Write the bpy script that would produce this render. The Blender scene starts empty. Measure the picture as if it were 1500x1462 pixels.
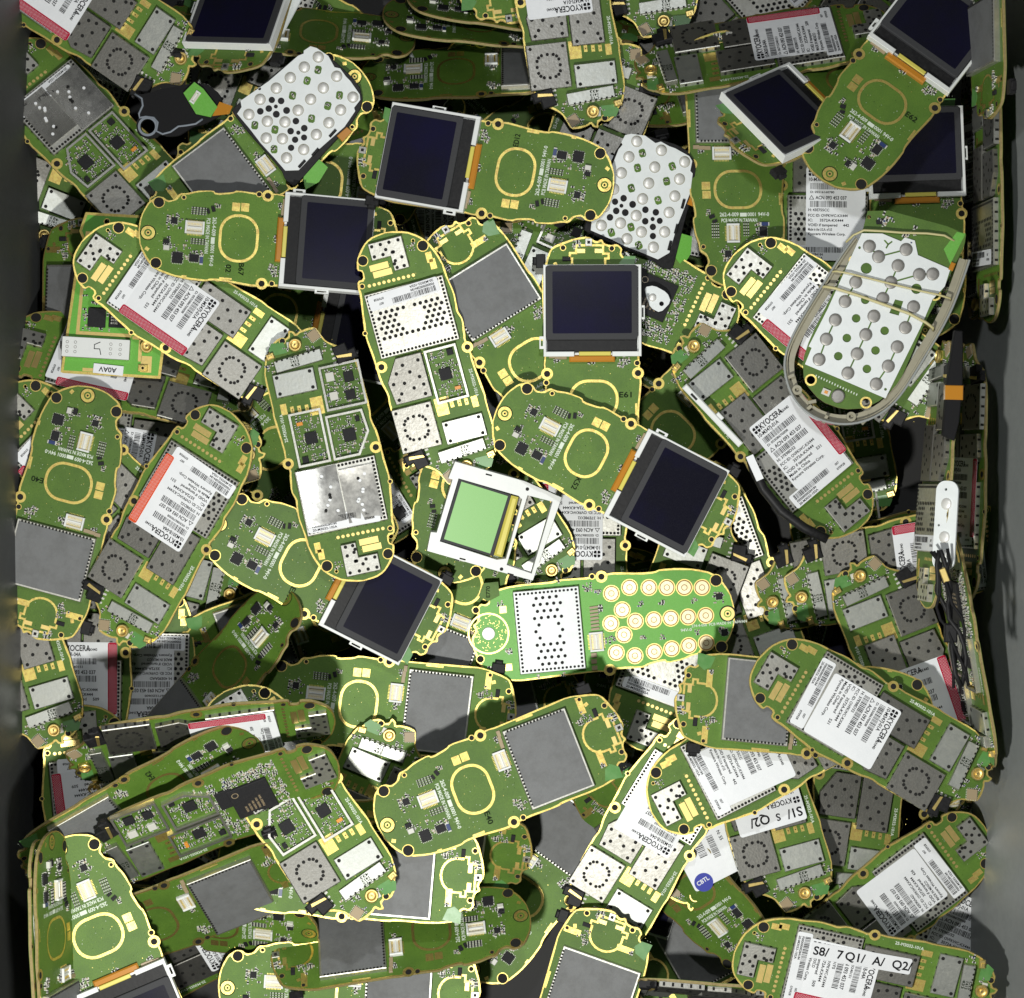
import bpy, math, random
import numpy as np
from mathutils import Matrix, Vector

# ------------------------------------------------------------------ camera, world, light
K = 0.01                      # scene units per millimetre-like board unit
ZREF, DIST = 1.6, 36.0
ZC = ZREF + DIST
sc = bpy.context.scene
cam = bpy.data.objects.new('camera', bpy.data.cameras.new('camera'))
sc.collection.objects.link(cam); sc.camera = cam
cam.location = (0, 0, ZC)
cam.data.sensor_fit = 'HORIZONTAL'; cam.data.sensor_width = 36
cam.data.lens = 36 * DIST / 15.0
cam.data.clip_start = 1; cam.data.clip_end = 200
w = bpy.data.worlds.new('World'); sc.world = w; w.use_nodes = True
w.node_tree.nodes['Background'].inputs[0].default_value = (0.75, 0.85, 1.0, 1)
w.node_tree.nodes['Background'].inputs[1].default_value = 0.014
def lamp(name, loc, size, power, col):
    d = bpy.data.lights.new(name, 'AREA'); d.shape = 'DISK'; d.size = size; d.energy = power; d.color = col
    o = bpy.data.objects.new(name, d); sc.collection.objects.link(o); o.location = loc
    o.rotation_euler = (Vector((0, 0, 2)) - Vector(loc)).to_track_quat('-Z', 'Y').to_euler()
    return o
lamp('studio_flash', (-2.2, -7.0, 18.5), 0.8, 3050, (1.0, 0.99, 0.94))
lamp('studio_flash_upper', (0.6, 6.4, 18.5), 0.8, 820, (0.97, 0.99, 1.0))
sc.view_settings.view_transform = 'Standard'; sc.view_settings.look = 'None'
sc.view_settings.exposure = 0.0; sc.view_settings.gamma = 1.0

# ------------------------------------------------------------------ materials
MATS = {}
def mat(name, col, rough=0.5, metal=0.0, spec=0.5, noise=None, bump=None, vary=None, coat=0.0):
    """noise=(scale, amount, second colour); bump=(scale, strength); vary=brightness spread between objects"""
    m = bpy.data.materials.new(name); m.use_nodes = True
    nt = m.node_tree; N = nt.nodes; L = nt.links
    p = N['Principled BSDF']
    p.inputs['Roughness'].default_value = rough; p.inputs['Metallic'].default_value = metal
    p.inputs['Specular IOR Level'].default_value = spec
    if coat: p.inputs['Coat Weight'].default_value = coat; p.inputs['Coat Roughness'].default_value = 0.12
    tc = N.new('ShaderNodeTexCoord')
    src = None
    rgb = N.new('ShaderNodeRGB'); rgb.outputs[0].default_value = (*col, 1); src = rgb.outputs[0]
    oi = N.new('ShaderNodeObjectInfo')
    off = N.new('ShaderNodeVectorMath'); off.operation = 'ADD'
    rnd = N.new('ShaderNodeVectorMath'); rnd.operation = 'SCALE'; rnd.inputs[0].default_value = (37, 23, 51)
    L.new(oi.outputs['Random'], rnd.inputs['Scale'])
    L.new(tc.outputs['Object'], off.inputs[0]); L.new(rnd.outputs[0], off.inputs[1])
    if noise:
        for k, (sca, amt, c2) in enumerate(noise):
            n = N.new('ShaderNodeTexNoise'); n.inputs['Scale'].default_value = sca; n.inputs['Detail'].default_value = 5; n.inputs['Roughness'].default_value = 0.65
            L.new(off.outputs[0], n.inputs['Vector'])
            r = N.new('ShaderNodeValToRGB'); r.color_ramp.elements[0].position = 0.42; r.color_ramp.elements[1].position = 0.66
            L.new(n.outputs['Fac'], r.inputs[0])
            sc_ = N.new('ShaderNodeMath'); sc_.operation = 'MULTIPLY'; sc_.inputs[1].default_value = amt; L.new(r.outputs[0], sc_.inputs[0])
            mx = N.new('ShaderNodeMix'); mx.data_type = 'RGBA'; L.new(sc_.outputs[0], mx.inputs[0]); L.new(src, mx.inputs[6]); mx.inputs[7].default_value = (*c2, 1)
            src = mx.outputs[2]
            if k == 0:
                ra = N.new('ShaderNodeMapRange'); ra.inputs[3].default_value = max(0.05, rough - 0.08); ra.inputs[4].default_value = rough + 0.14
                L.new(n.outputs['Fac'], ra.inputs[0]); L.new(ra.outputs[0], p.inputs['Roughness'])
    if vary:
        hs = N.new('ShaderNodeHueSaturation'); mr = N.new('ShaderNodeMapRange'); mr.inputs[3].default_value = 1 - vary; mr.inputs[4].default_value = 1 + vary
        L.new(oi.outputs['Random'], mr.inputs[0]); L.new(mr.outputs[0], hs.inputs['Value']); L.new(src, hs.inputs['Color']); src = hs.outputs[0]
    L.new(src, p.inputs['Base Color'])
    if bump:
        n = N.new('ShaderNodeTexNoise'); n.inputs['Scale'].default_value = bump[0]; n.inputs['Detail'].default_value = 3
        L.new(off.outputs[0], n.inputs['Vector'])
        b = N.new('ShaderNodeBump'); b.inputs['Strength'].default_value = bump[1]; b.inputs['Distance'].default_value = 0.01
        L.new(n.outputs['Fac'], b.inputs['Height']); L.new(b.outputs[0], p.inputs['Normal'])
    MATS[name] = m
    return m
mat('solder_mask', (0.098, 0.200, 0.022), 0.50, spec=0.42, noise=[(55, 0.5, (0.16, 0.29, 0.040)), (2.2, 0.5, (0.060, 0.135, 0.018)), (160, 0.4, (0.05, 0.10, 0.015))], bump=(140, 0.3), vary=0.16)
mat('solder_mask_bright', (0.13, 0.42, 0.045), 0.42, noise=[(50, 0.4, (0.20, 0.52, 0.10))], bump=(140, 0.25))
mat('bare_laminate', (0.10, 0.27, 0.07), 0.35, noise=[(8, 0.5, (0.16, 0.34, 0.11))])
mat('board_edge', (0.35, 0.27, 0.11), 0.6, noise=[(30, 0.5, (0.16, 0.14, 0.06))])
mat('gold', (0.86, 0.70, 0.17), 0.46, 1.0, noise=[(16, 0.7, (0.50, 0.27, 0.07)), (110, 0.5, (0.92, 0.82, 0.45))], bump=(80, 0.15), vary=0.08)
mat('gold_bright', (0.88, 0.70, 0.27), 0.44, 1.0, noise=[(30, 0.3, (0.85, 0.55, 0.2))])
mat('tinned_steel', (0.62, 0.62, 0.57), 0.46, 1.0, noise=[(14, 0.5, (0.42, 0.41, 0.36)), (3, 0.45, (0.46, 0.44, 0.38)), (90, 0.3, (0.75, 0.75, 0.7))], bump=(30, 0.18), vary=0.16)
mat('dark_steel', (0.30, 0.295, 0.27), 0.46, 1.0, noise=[(16, 0.5, (0.26, 0.25, 0.22)), (60, 0.25, (0.55, 0.54, 0.5))], bump=(30, 0.2), vary=0.2)
mat('blank_steel', (0.56, 0.58, 0.54), 0.48, 1.0, noise=[(9, 0.5, (0.55, 0.56, 0.50)), (40, 0.2, (0.8, 0.8, 0.75))], bump=(20, 0.15), vary=0.1)
mat('grey_pad', (0.165, 0.170, 0.172), 0.62, 0.2, noise=[(150, 0.6, (0.24, 0.25, 0.255)), (4, 0.55, (0.12, 0.122, 0.12)), (18, 0.3, (0.21, 0.215, 0.21))], bump=(160, 0.3), vary=0.1)
mat('foil', (0.80, 0.79, 0.74), 0.24, 1.0, noise=[(6, 0.3, (0.5, 0.5, 0.46))], bump=(3, 0.5))
mat('hole', (0.006, 0.006, 0.005), 0.8)
mat('silk', (0.72, 0.80, 0.68), 0.6)
mat('ink', (0.008, 0.008, 0.010), 0.8, spec=0.15)
mat('stamp', (0.012, 0.022, 0.008), 0.8, spec=0.15)
mat('paper', (0.86, 0.88, 0.90), 0.42, noise=[(5, 0.3, (0.74, 0.77, 0.80))], bump=(7, 0.35), vary=0.06)
mat('red_ink', (0.46, 0.004, 0.035), 0.6, spec=0.3, noise=[(20, 0.3, (0.50, 0.03, 0.08))])
mat('orange_ink', (0.75, 0.09, 0.02), 0.45)
mat('blue_ink', (0.02, 0.035, 0.35), 0.45)
mat('chip', (0.020, 0.020, 0.022), 0.6, spec=0.15, noise=[(60, 0.3, (0.05, 0.05, 0.05))])
mat('part_light', (0.62, 0.62, 0.56), 0.35)
mat('part_tan', (0.36, 0.28, 0.17), 0.45)
mat('part_blue', (0.03, 0.05, 0.16), 0.4)
mat('part_orange', (0.75, 0.30, 0.04), 0.4)
mat('black_plastic', (0.012, 0.012, 0.013), 0.5, spec=0.25, noise=[(20, 0.3, (0.04, 0.04, 0.04))], bump=(20, 0.2))
mat('rubber', (0.012, 0.012, 0.013), 0.7, spec=0.15, bump=(40, 0.3))
mat('rubber_edge', (0.22, 0.25, 0.29), 0.5)
mat('white_plastic', (0.80, 0.82, 0.80), 0.35, noise=[(8, 0.15, (0.66, 0.70, 0.70))], bump=(8, 0.1))
mat('connector', (0.68, 0.66, 0.55), 0.4)
mat('bezel', (0.050, 0.051, 0.054), 0.6, spec=0.15, noise=[(60, 0.25, (0.085, 0.088, 0.095))], bump=(30, 0.1))
mat('lcd_glass', (0.007, 0.007, 0.014), 0.22, spec=0.10, noise=[(140, 0.16, (0.05, 0.05, 0.065)), (0.5, 0.7, (0.009, 0.008, 0.034))], vary=0.2)
mat('lcd_green', (0.22, 0.50, 0.14), 0.4, noise=[(70, 0.3, (0.32, 0.60, 0.24))])
mat('yellow_tape', (0.70, 0.62, 0.12), 0.3)
mat('kapton', (0.52, 0.22, 0.025), 0.22, coat=0.4)
mat('clear_shell', (0.34, 0.36, 0.35), 0.12, coat=0.6)
mat('beige_plastic', (0.34, 0.32, 0.23), 0.45, noise=[(6, 0.3, (0.22, 0.20, 0.14))])
mat('flex_sheet', (0.82, 0.86, 0.86), 0.32, noise=[(6, 0.25, (0.66, 0.70, 0.70))], bump=(5, 0.3))
mat('dome', (0.84, 0.84, 0.81), 0.42, 0.3, noise=[(20, 0.3, (0.55, 0.5, 0.44))])
mat('flat_dome', (0.30, 0.29, 0.27), 0.45, 0.6, noise=[(12, 0.5, (0.40, 0.39, 0.36))])
mat('rubber_band', (0.62, 0.56, 0.28), 0.5)
mat('bin_plastic_shaded', (0.045, 0.048, 0.048), 0.5, noise=[(1.3, 0.5, (0.058, 0.06, 0.06)), (12, 0.3, (0.075, 0.078, 0.075)), (0.35, 0.5, (0.036, 0.038, 0.038))], bump=(1.0, 0.08))  # bin plastic with the left wall's shade put into its base colour
mat('bin_plastic_lit', (0.24, 0.255, 0.25), 0.38, noise=[(1.3, 0.4, (0.27, 0.28, 0.275)), (9, 0.35, (0.19, 0.20, 0.195)), (0.35, 0.5, (0.20, 0.21, 0.21))], bump=(4.0, 0.12))  # same plastic, right wall's stronger light painted in as a paler colour
mat('contact_pad', (0.95, 0.86, 0.58), 0.5, 0.7, noise=[(12, 0.3, (0.9, 0.7, 0.3))], vary=0.12)
mat('copper_line', (0.30, 0.15, 0.03), 0.6)
mat('bin_floor', (0.02, 0.02, 0.02), 0.7)
MI = {n: i for i, n in enumerate(MATS)}

# ------------------------------------------------------------------ mesh building
def outline_plate(outline, holes, z0, z1):
    cu = bpy.data.curves.new('tmp', 'CURVE'); cu.dimensions = '2D'; cu.fill_mode = 'BOTH'
    for loop in [outline] + list(holes):
        s = cu.splines.new('POLY'); s.points.add(len(loop) - 1); s.use_cyclic_u = True
        for p, q in zip(s.points, loop): p.co = (q[0], q[1], 0, 1)
    cu.extrude = (z1 - z0) / 2
    o = bpy.data.objects.new('tmp', cu); sc.collection.objects.link(o)
    dg = bpy.context.evaluated_depsgraph_get()
    me = bpy.data.meshes.new_from_object(o.evaluated_get(dg))
    vs = [(v.co.x, v.co.y, v.co.z + (z0 + z1) / 2) for v in me.vertices]
    fs = [(tuple(p.vertices), abs(p.normal.z) > 0.5) for p in me.polygons]
    bpy.data.objects.remove(o); bpy.data.curves.remove(cu); bpy.data.meshes.remove(me)
    return vs, fs
_glyph = {}
def glyph_mesh(s):
    if s not in _glyph:
        cu = bpy.data.curves.new('tmp', 'FONT'); cu.body = s; cu.size = 1.0; cu.resolution_u = 3; cu.fill_mode = 'FRONT'; cu.offset = 0.02
        o = bpy.data.objects.new('tmp', cu); sc.collection.objects.link(o)
        dg = bpy.context.evaluated_depsgraph_get()
        me = bpy.data.meshes.new_from_object(o.evaluated_get(dg))
        vs = [(v.co.x, v.co.y) for v in me.vertices]; fs = [tuple(p.vertices) if p.normal.z > 0 else tuple(reversed(p.vertices)) for p in me.polygons]
        bpy.data.objects.remove(o); bpy.data.curves.remove(cu); bpy.data.meshes.remove(me)
        _glyph[s] = (vs, fs, max([v[0] for v in vs] or [0]))
    return _glyph[s]
class MB:
    def __init__(self): self.v = []; self.f = []; self.m = []
    def add(self, vs, fs, m):
        b = len(self.v); self.v += [tuple(p) for p in vs]
        for f in fs: self.f.append(tuple(i + b for i in f)); self.m.append(MI[m] if isinstance(m, str) else m)
        return self
    def poly(self, pts, z, m):
        if sum(pts[i][0] * pts[(i + 1) % len(pts)][1] - pts[(i + 1) % len(pts)][0] * pts[i][1] for i in range(len(pts))) < 0: pts = pts[::-1]
        return self.add([(p[0], p[1], z) for p in pts], [tuple(range(len(pts)))], m)
    def prism(self, pts, z0, z1, m, top=None, bev=0.0):
        if sum(pts[i][0] * pts[(i + 1) % len(pts)][1] - pts[(i + 1) % len(pts)][0] * pts[i][1] for i in range(len(pts))) < 0: pts = pts[::-1]
        n = len(pts); rings = [(pts, z0)]
        if bev: rings += [(pts, z1 - bev), (inset(pts, bev), z1)]
        else: rings += [(pts, z1)]
        vs = [(p[0], p[1], z) for r, z in rings for p in r]
        for k in range(len(rings) - 1):
            self.add(vs[k * n:(k + 2) * n], [(i, (i + 1) % n, n + (i + 1) % n, n + i) for i in range(n)], m)
        self.add(vs[-n:], [tuple(range(n))], top or m)
        self.add(vs[:n], [tuple(range(n))[::-1]], m)
        return self
    def box(self, cx, cy, z0, z1, w, h, a=0, m='chip', top=None, bev=0.0):
        return self.prism(rect(cx, cy, w, h, a), z0, z1, m, top, bev)
    def disc(self, x, y, z, r, m, n=10): return self.poly(circ(x, y, r, n), z, m)
    def ring(self, x, y, z, r0, r1, m, n=24, a0=0, a1=360):
        full = a1 - a0 >= 360
        k = n if full else n + 1
        an = [math.radians(a0 + (a1 - a0) * i / n) for i in range(k)]
        vs = [(x + r * math.cos(t), y + r * math.sin(t), z) for r in (r0, r1) for t in an]
        return self.add(vs, [(i, k + i, k + (i + 1) % k, (i + 1) % k) for i in range(n)], m)
    def loopstrip(self, pts, wd, z, m, closed=True):
        inn = inset(pts, wd) if closed else None
        if closed:
            n = len(pts)
            if sum(pts[i][0] * pts[(i + 1) % n][1] - pts[(i + 1) % n][0] * pts[i][1] for i in range(n)) < 0: pts = pts[::-1]; inn = inset(pts, wd)
            return self.add([(p[0], p[1], z) for p in pts] + [(p[0], p[1], z) for p in inn], [(i, (i + 1) % n, n + (i + 1) % n, n + i) for i in range(n)], m)
        for a, b in zip(pts[:-1], pts[1:]):
            dx, dy = b[0] - a[0], b[1] - a[1]; l = math.hypot(dx, dy) or 1; nx, ny = -dy / l * wd / 2, dx / l * wd / 2; ex, ey = dx / l * wd / 2, dy / l * wd / 2
            self.poly([(a[0] - ex + nx, a[1] - ey + ny), (a[0] - ex - nx, a[1] - ey - ny), (b[0] + ex - nx, b[1] + ey - ny), (b[0] + ex + nx, b[1] + ey + ny)], z, m); z += 0.004
        return self
    def lathe(self, x, y, prof, m, n=20):
        vs = [(x + r * math.cos(2 * math.pi * i / n), y + r * math.sin(2 * math.pi * i / n), z) for r, z in prof for i in range(n)]
        fs = []
        for k in range(len(prof) - 1):
            fs += [(k * n + i, k * n + (i + 1) % n, (k + 1) * n + (i + 1) % n, (k + 1) * n + i) for i in range(n)]
        fs.append(tuple((len(prof) - 1) * n + i for i in range(n)))
        return self.add(vs, fs, m)
    def text(self, s, x, y, z, size, a, m='ink', width=None):
        vs, fs, wd = glyph_mesh(s)
        sx = size if width is None or wd == 0 else width / wd
        c, si = math.cos(math.radians(a)), math.sin(math.radians(a))
        return self.add([(x + c * px * sx - si * py * size, y + si * px * sx + c * py * size, z) for px, py in vs], fs, m)
    def plate(self, outline, holes, z0, z1, top, side):
        vs, fs = outline_plate(outline, holes, z0, z1)
        b = len(self.v); self.v += vs
        for f, flat in fs: self.f.append(tuple(i + b for i in f)); self.m.append(MI[top] if flat else MI[side])
        return self
    def tube(self, pts, r, m, n=8):
        P = [Vector(p) for p in pts]; vs = []; fs = []
        for i, p in enumerate(P):
            t = (P[min(i + 1, len(P) - 1)] - P[max(i - 1, 0)]).normalized()
            u = t.cross(Vector((0, 0, 1))); u = u.normalized() if u.length > 1e-3 else Vector((1, 0, 0)); v = t.cross(u)
            vs += [tuple(p + r * (math.cos(2 * math.pi * k / n) * u + math.sin(2 * math.pi * k / n) * v)) for k in range(n)]
        for i in range(len(P) - 1): fs += [(i * n + k, i * n + (k + 1) % n, (i + 1) * n + (k + 1) % n, (i + 1) * n + k) for k in range(n)]
        fs += [tuple(range(n))[::-1], tuple((len(P) - 1) * n + k for k in range(n))]
        return self.add(vs, fs, m)
    def build(self, name, parent=None, smooth=False):
        me = bpy.data.meshes.new(name)
        used = sorted(set(self.m)); names = list(MATS)
        me.from_pydata([(x * K, y * K, z * K) for x, y, z in self.v], [], self.f)
        for u in used: me.materials.append(MATS[names[u]])
        lut = {u: i for i, u in enumerate(used)}
        me.polygons.foreach_set('material_index', [lut[i] for i in self.m])
        if smooth: me.polygons.foreach_set('use_smooth', [True] * len(me.polygons))
        me.update()
        o = bpy.data.objects.new(name, me); sc.collection.objects.link(o); o.parent = parent
        return o
def rect(cx, cy, w, h, a=0):
    c, s = math.cos(math.radians(a)), math.sin(math.radians(a))
    return [(cx + c * x - s * y, cy + s * x + c * y) for x, y in ((-w / 2, -h / 2), (w / 2, -h / 2), (w / 2, h / 2), (-w / 2, h / 2))]
def circ(x, y, r, n=12): return [(x + r * math.cos(2 * math.pi * i / n), y + r * math.sin(2 * math.pi * i / n)) for i in range(n)]
def rrect(x0, y0, x1, y1, r, n=4):
    out = []
    for cx, cy, a in ((x1 - r, y1 - r, 0), (x0 + r, y1 - r, 90), (x0 + r, y0 + r, 180), (x1 - r, y0 + r, 270)):
        out += [(cx + r * math.cos(math.radians(a + 90 * i / n)), cy + r * math.sin(math.radians(a + 90 * i / n))) for i in range(n + 1)]
    return out
def inset(pts, d):
    n = len(pts); out = []
    A = sum(pts[i][0] * pts[(i + 1) % n][1] - pts[(i + 1) % n][0] * pts[i][1] for i in range(n)); sg = 1 if A > 0 else -1
    for i in range(n):
        p0, p1, p2 = pts[i - 1], pts[i], pts[(i + 1) % n]
        a = Vector((p1[0] - p0[0], p1[1] - p0[1])); b = Vector((p2[0] - p1[0], p2[1] - p1[1]))
        if a.length < 1e-6 or b.length < 1e-6: out.append(p1); continue
        a.normalize(); b.normalize()
        n1 = Vector((-a.y, a.x)) * sg; n2 = Vector((-b.y, b.x)) * sg; m_ = n1 + n2
        k = m_.dot(n1)
        if k < 0.3: k = 0.3
        m_ = m_ * (d / k)
        out.append((p1[0] + m_.x, p1[1] + m_.y))
    return out
def chaikin(pts):
    out = []
    for i in range(len(pts)):
        p, q = pts[i], pts[(i + 1) % len(pts)]
        out += [(0.8 * p[0] + 0.2 * q[0], 0.8 * p[1] + 0.2 * q[1]), (0.2 * p[0] + 0.8 * q[0], 0.2 * p[1] + 0.8 * q[1])]
    return out
def simplify(pts, d=0.6):
    out = []
    for p in pts:
        if not out or math.hypot(p[0] - out[-1][0], p[1] - out[-1][1]) > d: out.append(p)
    return out
def aff(P0, ex, ey, cx, cy, sy):
    Mi = np.linalg.inv(np.array([ex, ey], float).T)
    def f(x, y):
        a, b = Mi @ (np.array((x, y), float) - np.array(P0, float))
        return (float(a - cx), float((b - cy) * sy))
    return f
# measured frames: board front, board back, keypad board, dome sheet, keypad phone
Fp = aff((725, 310), (350 / 98, -142 / 98), (205 / 114, 386 / 114), -21.8, 56, -1.06)
Bp = aff((535, 165), (300 / 97, 220 / 97), (-295 / 123, 365 / 123), 111.7, 58, -0.97)
Kp = aff((605, 150), (-343 / 99, 50 / 99), (-67 / 117, -405 / 117), -28, -57, -1.06)
Wp = aff((720, 610), (0.788 * 6.09, -0.616 * 6.09), (0.616 * 6.09, 0.788 * 6.09), 0, 0, -1.0)
Pp = aff((600, 700), (-315 / 205, 825 / 205), (475 / 124, 245 / 124), 0, 0, 1.0)
def P(f, *pts): return [f(*p) for p in pts]

F_OUT = simplify(chaikin(P(Fp, (40,720),(40,660),(65,620),(95,605),(130,610),(160,590),(168,545),(200,530),(235,500),(250,488),(325,448),(345,455),(425,408),(440,388),(560,345),(640,305),(700,285),(1060,125),(1110,110),(1200,95),(1260,92),(1300,110),(1380,185),(1420,240),(1412,290),(1440,308),(1422,330),(1428,362),(1452,390),(1440,425),(1412,428),(1398,446),(1410,470),(1400,505),(1340,545),(1260,585),(1170,620),(1100,650),(1080,665),(900,735),(800,790),(770,800),(650,835),(575,865),(550,885),(460,920),(360,945),(270,955),(200,935),(130,890),(80,830),(50,770))))
B_OUT = simplify(chaikin(P(Bp, (80,290),(95,240),(150,165),(230,105),(300,80),(370,72),(450,90),(530,125),(580,160),(660,200),(720,250),(740,268),(790,285),(850,340),(870,365),(905,375),(990,440),(1140,525),(1190,570),(1330,660),(1395,740),(1400,780),(1420,830),(1415,880),(1380,900),(1376,925),(1400,945),(1372,962),(1350,958),(1345,985),(1320,1030),(1290,1060),(1240,1050),(1190,1040),(1130,1060),(1060,1090),(950,1060),(740,920),(700,880),(620,850),(520,780),(390,700),(330,640),(230,540),(200,520),(175,490),(195,460),(165,430),(135,445),(100,400),(85,350))))
F_HOLES = [(Fp(92,640),7.5),(Fp(255,925),7.5),(Fp(610,335),4.6),(Fp(835,755),4.6),(Fp(562,350),3.4),(Fp(885,730),3.4),(Fp(200,555),2.6),(Fp(1155,125),2.6),(Fp(1415,375),3.4),(Fp(1300,148),3.4)]
B_HOLES = [(Bp(357,108),7.5),(Bp(130,382),7.0),(Bp(905,390),4.2),(Bp(575,780),4.6),(Bp(213,495),3),(Bp(295,120),2.2),(Bp(1385,880),4),(Bp(385,690),2.6)]

def seg_dist(p, a, b):
    dx, dy = b[0] - a[0], b[1] - a[1]; t = max(0, min(1, ((p[0] - a[0]) * dx + (p[1] - a[1]) * dy) / (dx * dx + dy * dy + 1e-9)))
    return math.hypot(p[0] - a[0] - t * dx, p[1] - a[1] - t * dy)
def panel(outline, holes, lobes, mask='solder_mask'):
    mb = MB()
    rn = random.Random(5)
    ins = simplify([(x + rn.uniform(-.55, .55), y + rn.uniform(-.55, .55)) for x, y in inset(outline, 2.0)], 1.0)
    ins = [(x * (1 - .006 * math.sin(x * .09 + 1) ** 2), y * (1 - .012 * math.sin(x * .07) ** 2)) for x, y in ins]
    near = lambda p, poly: min(seg_dist(p, poly[i - 1], poly[i]) for i in range(len(poly)))
    through = [k for k, (c, r) in enumerate(holes) if near(c, outline) > r + 0.6]
    cut = [k for k in through if near(holes[k][0], ins) > holes[k][1] + 1.6 and inside1(holes[k][0], ins)]
    mb.plate(outline, [circ(*holes[k][0], holes[k][1], 16) for k in cut], -4, 0, 'gold', 'board_edge')
    mb.plate(ins, [circ(*holes[k][0], holes[k][1] + 0.8, 16) for k in cut], 0.0, 0.3, mask, mask)
    mb.plate(outline, [circ(*holes[k][0], holes[k][1], 16) for k in cut], -4.4, -4.02, mask, mask)
    for k, ((x, y), r) in enumerate(holes):
        if k not in cut: mb.disc(x, y, 0.7, r, 'hole', 14); mb.ring(x, y, .64, r, r + 1.2, 'gold', 16)
    for k in lobes:
        (x, y), r = holes[k]; mb.ring(x, y, 0.62, r + 0.2, r + 4.0, 'gold')
    return mb
def inside1(p, poly):
    r = False; j = len(poly) - 1
    for i in range(len(poly)):
        xi, yi = poly[i]; xj, yj = poly[j]
        if (yi > p[1]) != (yj > p[1]) and p[0] < (xj - xi) * (p[1] - yi) / (yj - yi) + xi: r = not r
        j = i
    return r
def scatter(mb, x0, y0, x1, y1, n, seed, z=0.3, big=1.0):
    rn = random.Random(seed)
    for _ in range(n):
        x, y = rn.uniform(x0, x1), rn.uniform(y0, y1); a = rn.choice((0, 90)); l, wd = rn.choice(((2.6, 1.4), (3.4, 1.8), (2.2, 1.2))); l *= big * 1.5; wd *= big * 1.45
        h = rn.uniform(1.3, 2.6)
        mb.box(x, y, z, z + h, l * 0.5, wd, a, rn.choice(('part_tan', 'chip', 'chip', 'chip', 'chip', 'part_blue' if rn.random() < .2 else 'chip')))
        c, s = math.cos(math.radians(a)), math.sin(math.radians(a))
        for q in (-1, 1): mb.box(x + c * q * l * .38, y + s * q * l * .38, z, z + h * 0.96, l * 0.25, wd * 1.02, a, 'part_light')
def grid_parts(mb, cx, cy, nx, ny, dx, dy):
    for i in range(nx):
        for j in range(ny):
            x, y = cx + (i - (nx - 1) / 2) * dx, cy + (j - (ny - 1) / 2) * dy
            mb.box(x, y, .3, 1.7, 2.2, 1.7, 0, 'chip'); mb.box(x + 1.5, y, .3, 1.5, .8, 1.7, 0, 'part_light'); mb.box(x - 1.5, y, .3, 1.5, .8, 1.7, 0, 'part_light')
def chip_mb(cx, cy, w, h, a=0, z=0.3, t=2.6, legs=True, m='chip'):
    mb = MB(); mb.box(cx, cy, z, z + t, w, h, a, m, bev=0.4)
    if legs:
        c, s = math.cos(math.radians(a)), math.sin(math.radians(a)); n = max(3, int(w / 2.2))
        for i in range(n):
            u = (i + .5) / n - .5
            for q in (-1, 1):
                for (lx, ly, lw, lh) in ((u * w, q * (h / 2 + .7), .9, 1.6), (q * (w / 2 + .7), u * h, 1.6, .9)):
                    mb.box(cx + c * lx - s * ly, cy + s * lx + c * ly, z, z + .5, lw, lh, a, 'part_light')
    return mb
def connector_mb(cx, cy, w, h, a=0):
    mb = MB(); R = lambda x, y: (cx + math.cos(math.radians(a)) * x - math.sin(math.radians(a)) * y, cy + math.sin(math.radians(a)) * x + math.cos(math.radians(a)) * y)
    mb.box(cx, cy, .3, 3.0, w, h, a, 'connector')
    for q in (-1, 1):
        x, y = R(q * (w / 2 - 1.4), 0); mb.box(x, y, .3, 6, 2.8, h, a, 'white_plastic', bev=.4)
        x, y = R(0, q * (h / 2 - 1.6)); mb.box(x, y, 3.0, 5.2, w - 5, 3.0, a, 'connector', bev=.3)
        n = 10
        for i in range(n):
            u = ((i + .5) / n - .5) * (w - 6)
            x, y = R(u, q * (h / 2 + .9)); mb.box(x, y, .3, .9, .8, 2.4, a, 'gold')
            x, y = R(u, q * (h / 2 - 4.4)); mb.box(x, y, 3.0, 4.0, .7, 2.4, a, 'gold')
    x, y = R(0, 0); mb.box(x, y, 3.0, 4.6, w - 8, 2.0, a, 'white_plastic')
    return mb
def can_mb(pts, h, m, top, edge=None, dots=(), r=2.7, bev=0.9):
    mb = MB(); mb.prism(pts, 0.3, h, m, top, bev)
    n = len(pts); z = h + 0.25
    for i in range(n):                        # little fold gaps along the can's side walls
        p, q = pts[i], pts[(i + 1) % n]; L = math.hypot(q[0] - p[0], q[1] - p[1]); k = int(L / 13)
        for j in range(k):
            t = (j + .5) / k; x, y = p[0] + (q[0] - p[0]) * t, p[1] + (q[1] - p[1]) * t
            mb.box(x, y, 1.0, h - 2.2, 3.4, 0.5, math.degrees(math.atan2(q[1] - p[1], q[0] - p[0])), 'hole')
    if edge:
        ins = inset(pts, edge[0])
        for i in range(n):
            p, q = ins[i], ins[(i + 1) % n]; L = math.hypot(q[0] - p[0], q[1] - p[1]); k = max(1, round(L / edge[1]))
            for j in range(k):
                t = j / k; mb.disc(p[0] + (q[0] - p[0]) * t, p[1] + (q[1] - p[1]) * t, z, edge[2], 'hole', 9)
    for x, y in dots: mb.disc(x, y, z, r, 'hole', 10)
    return mb
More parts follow.
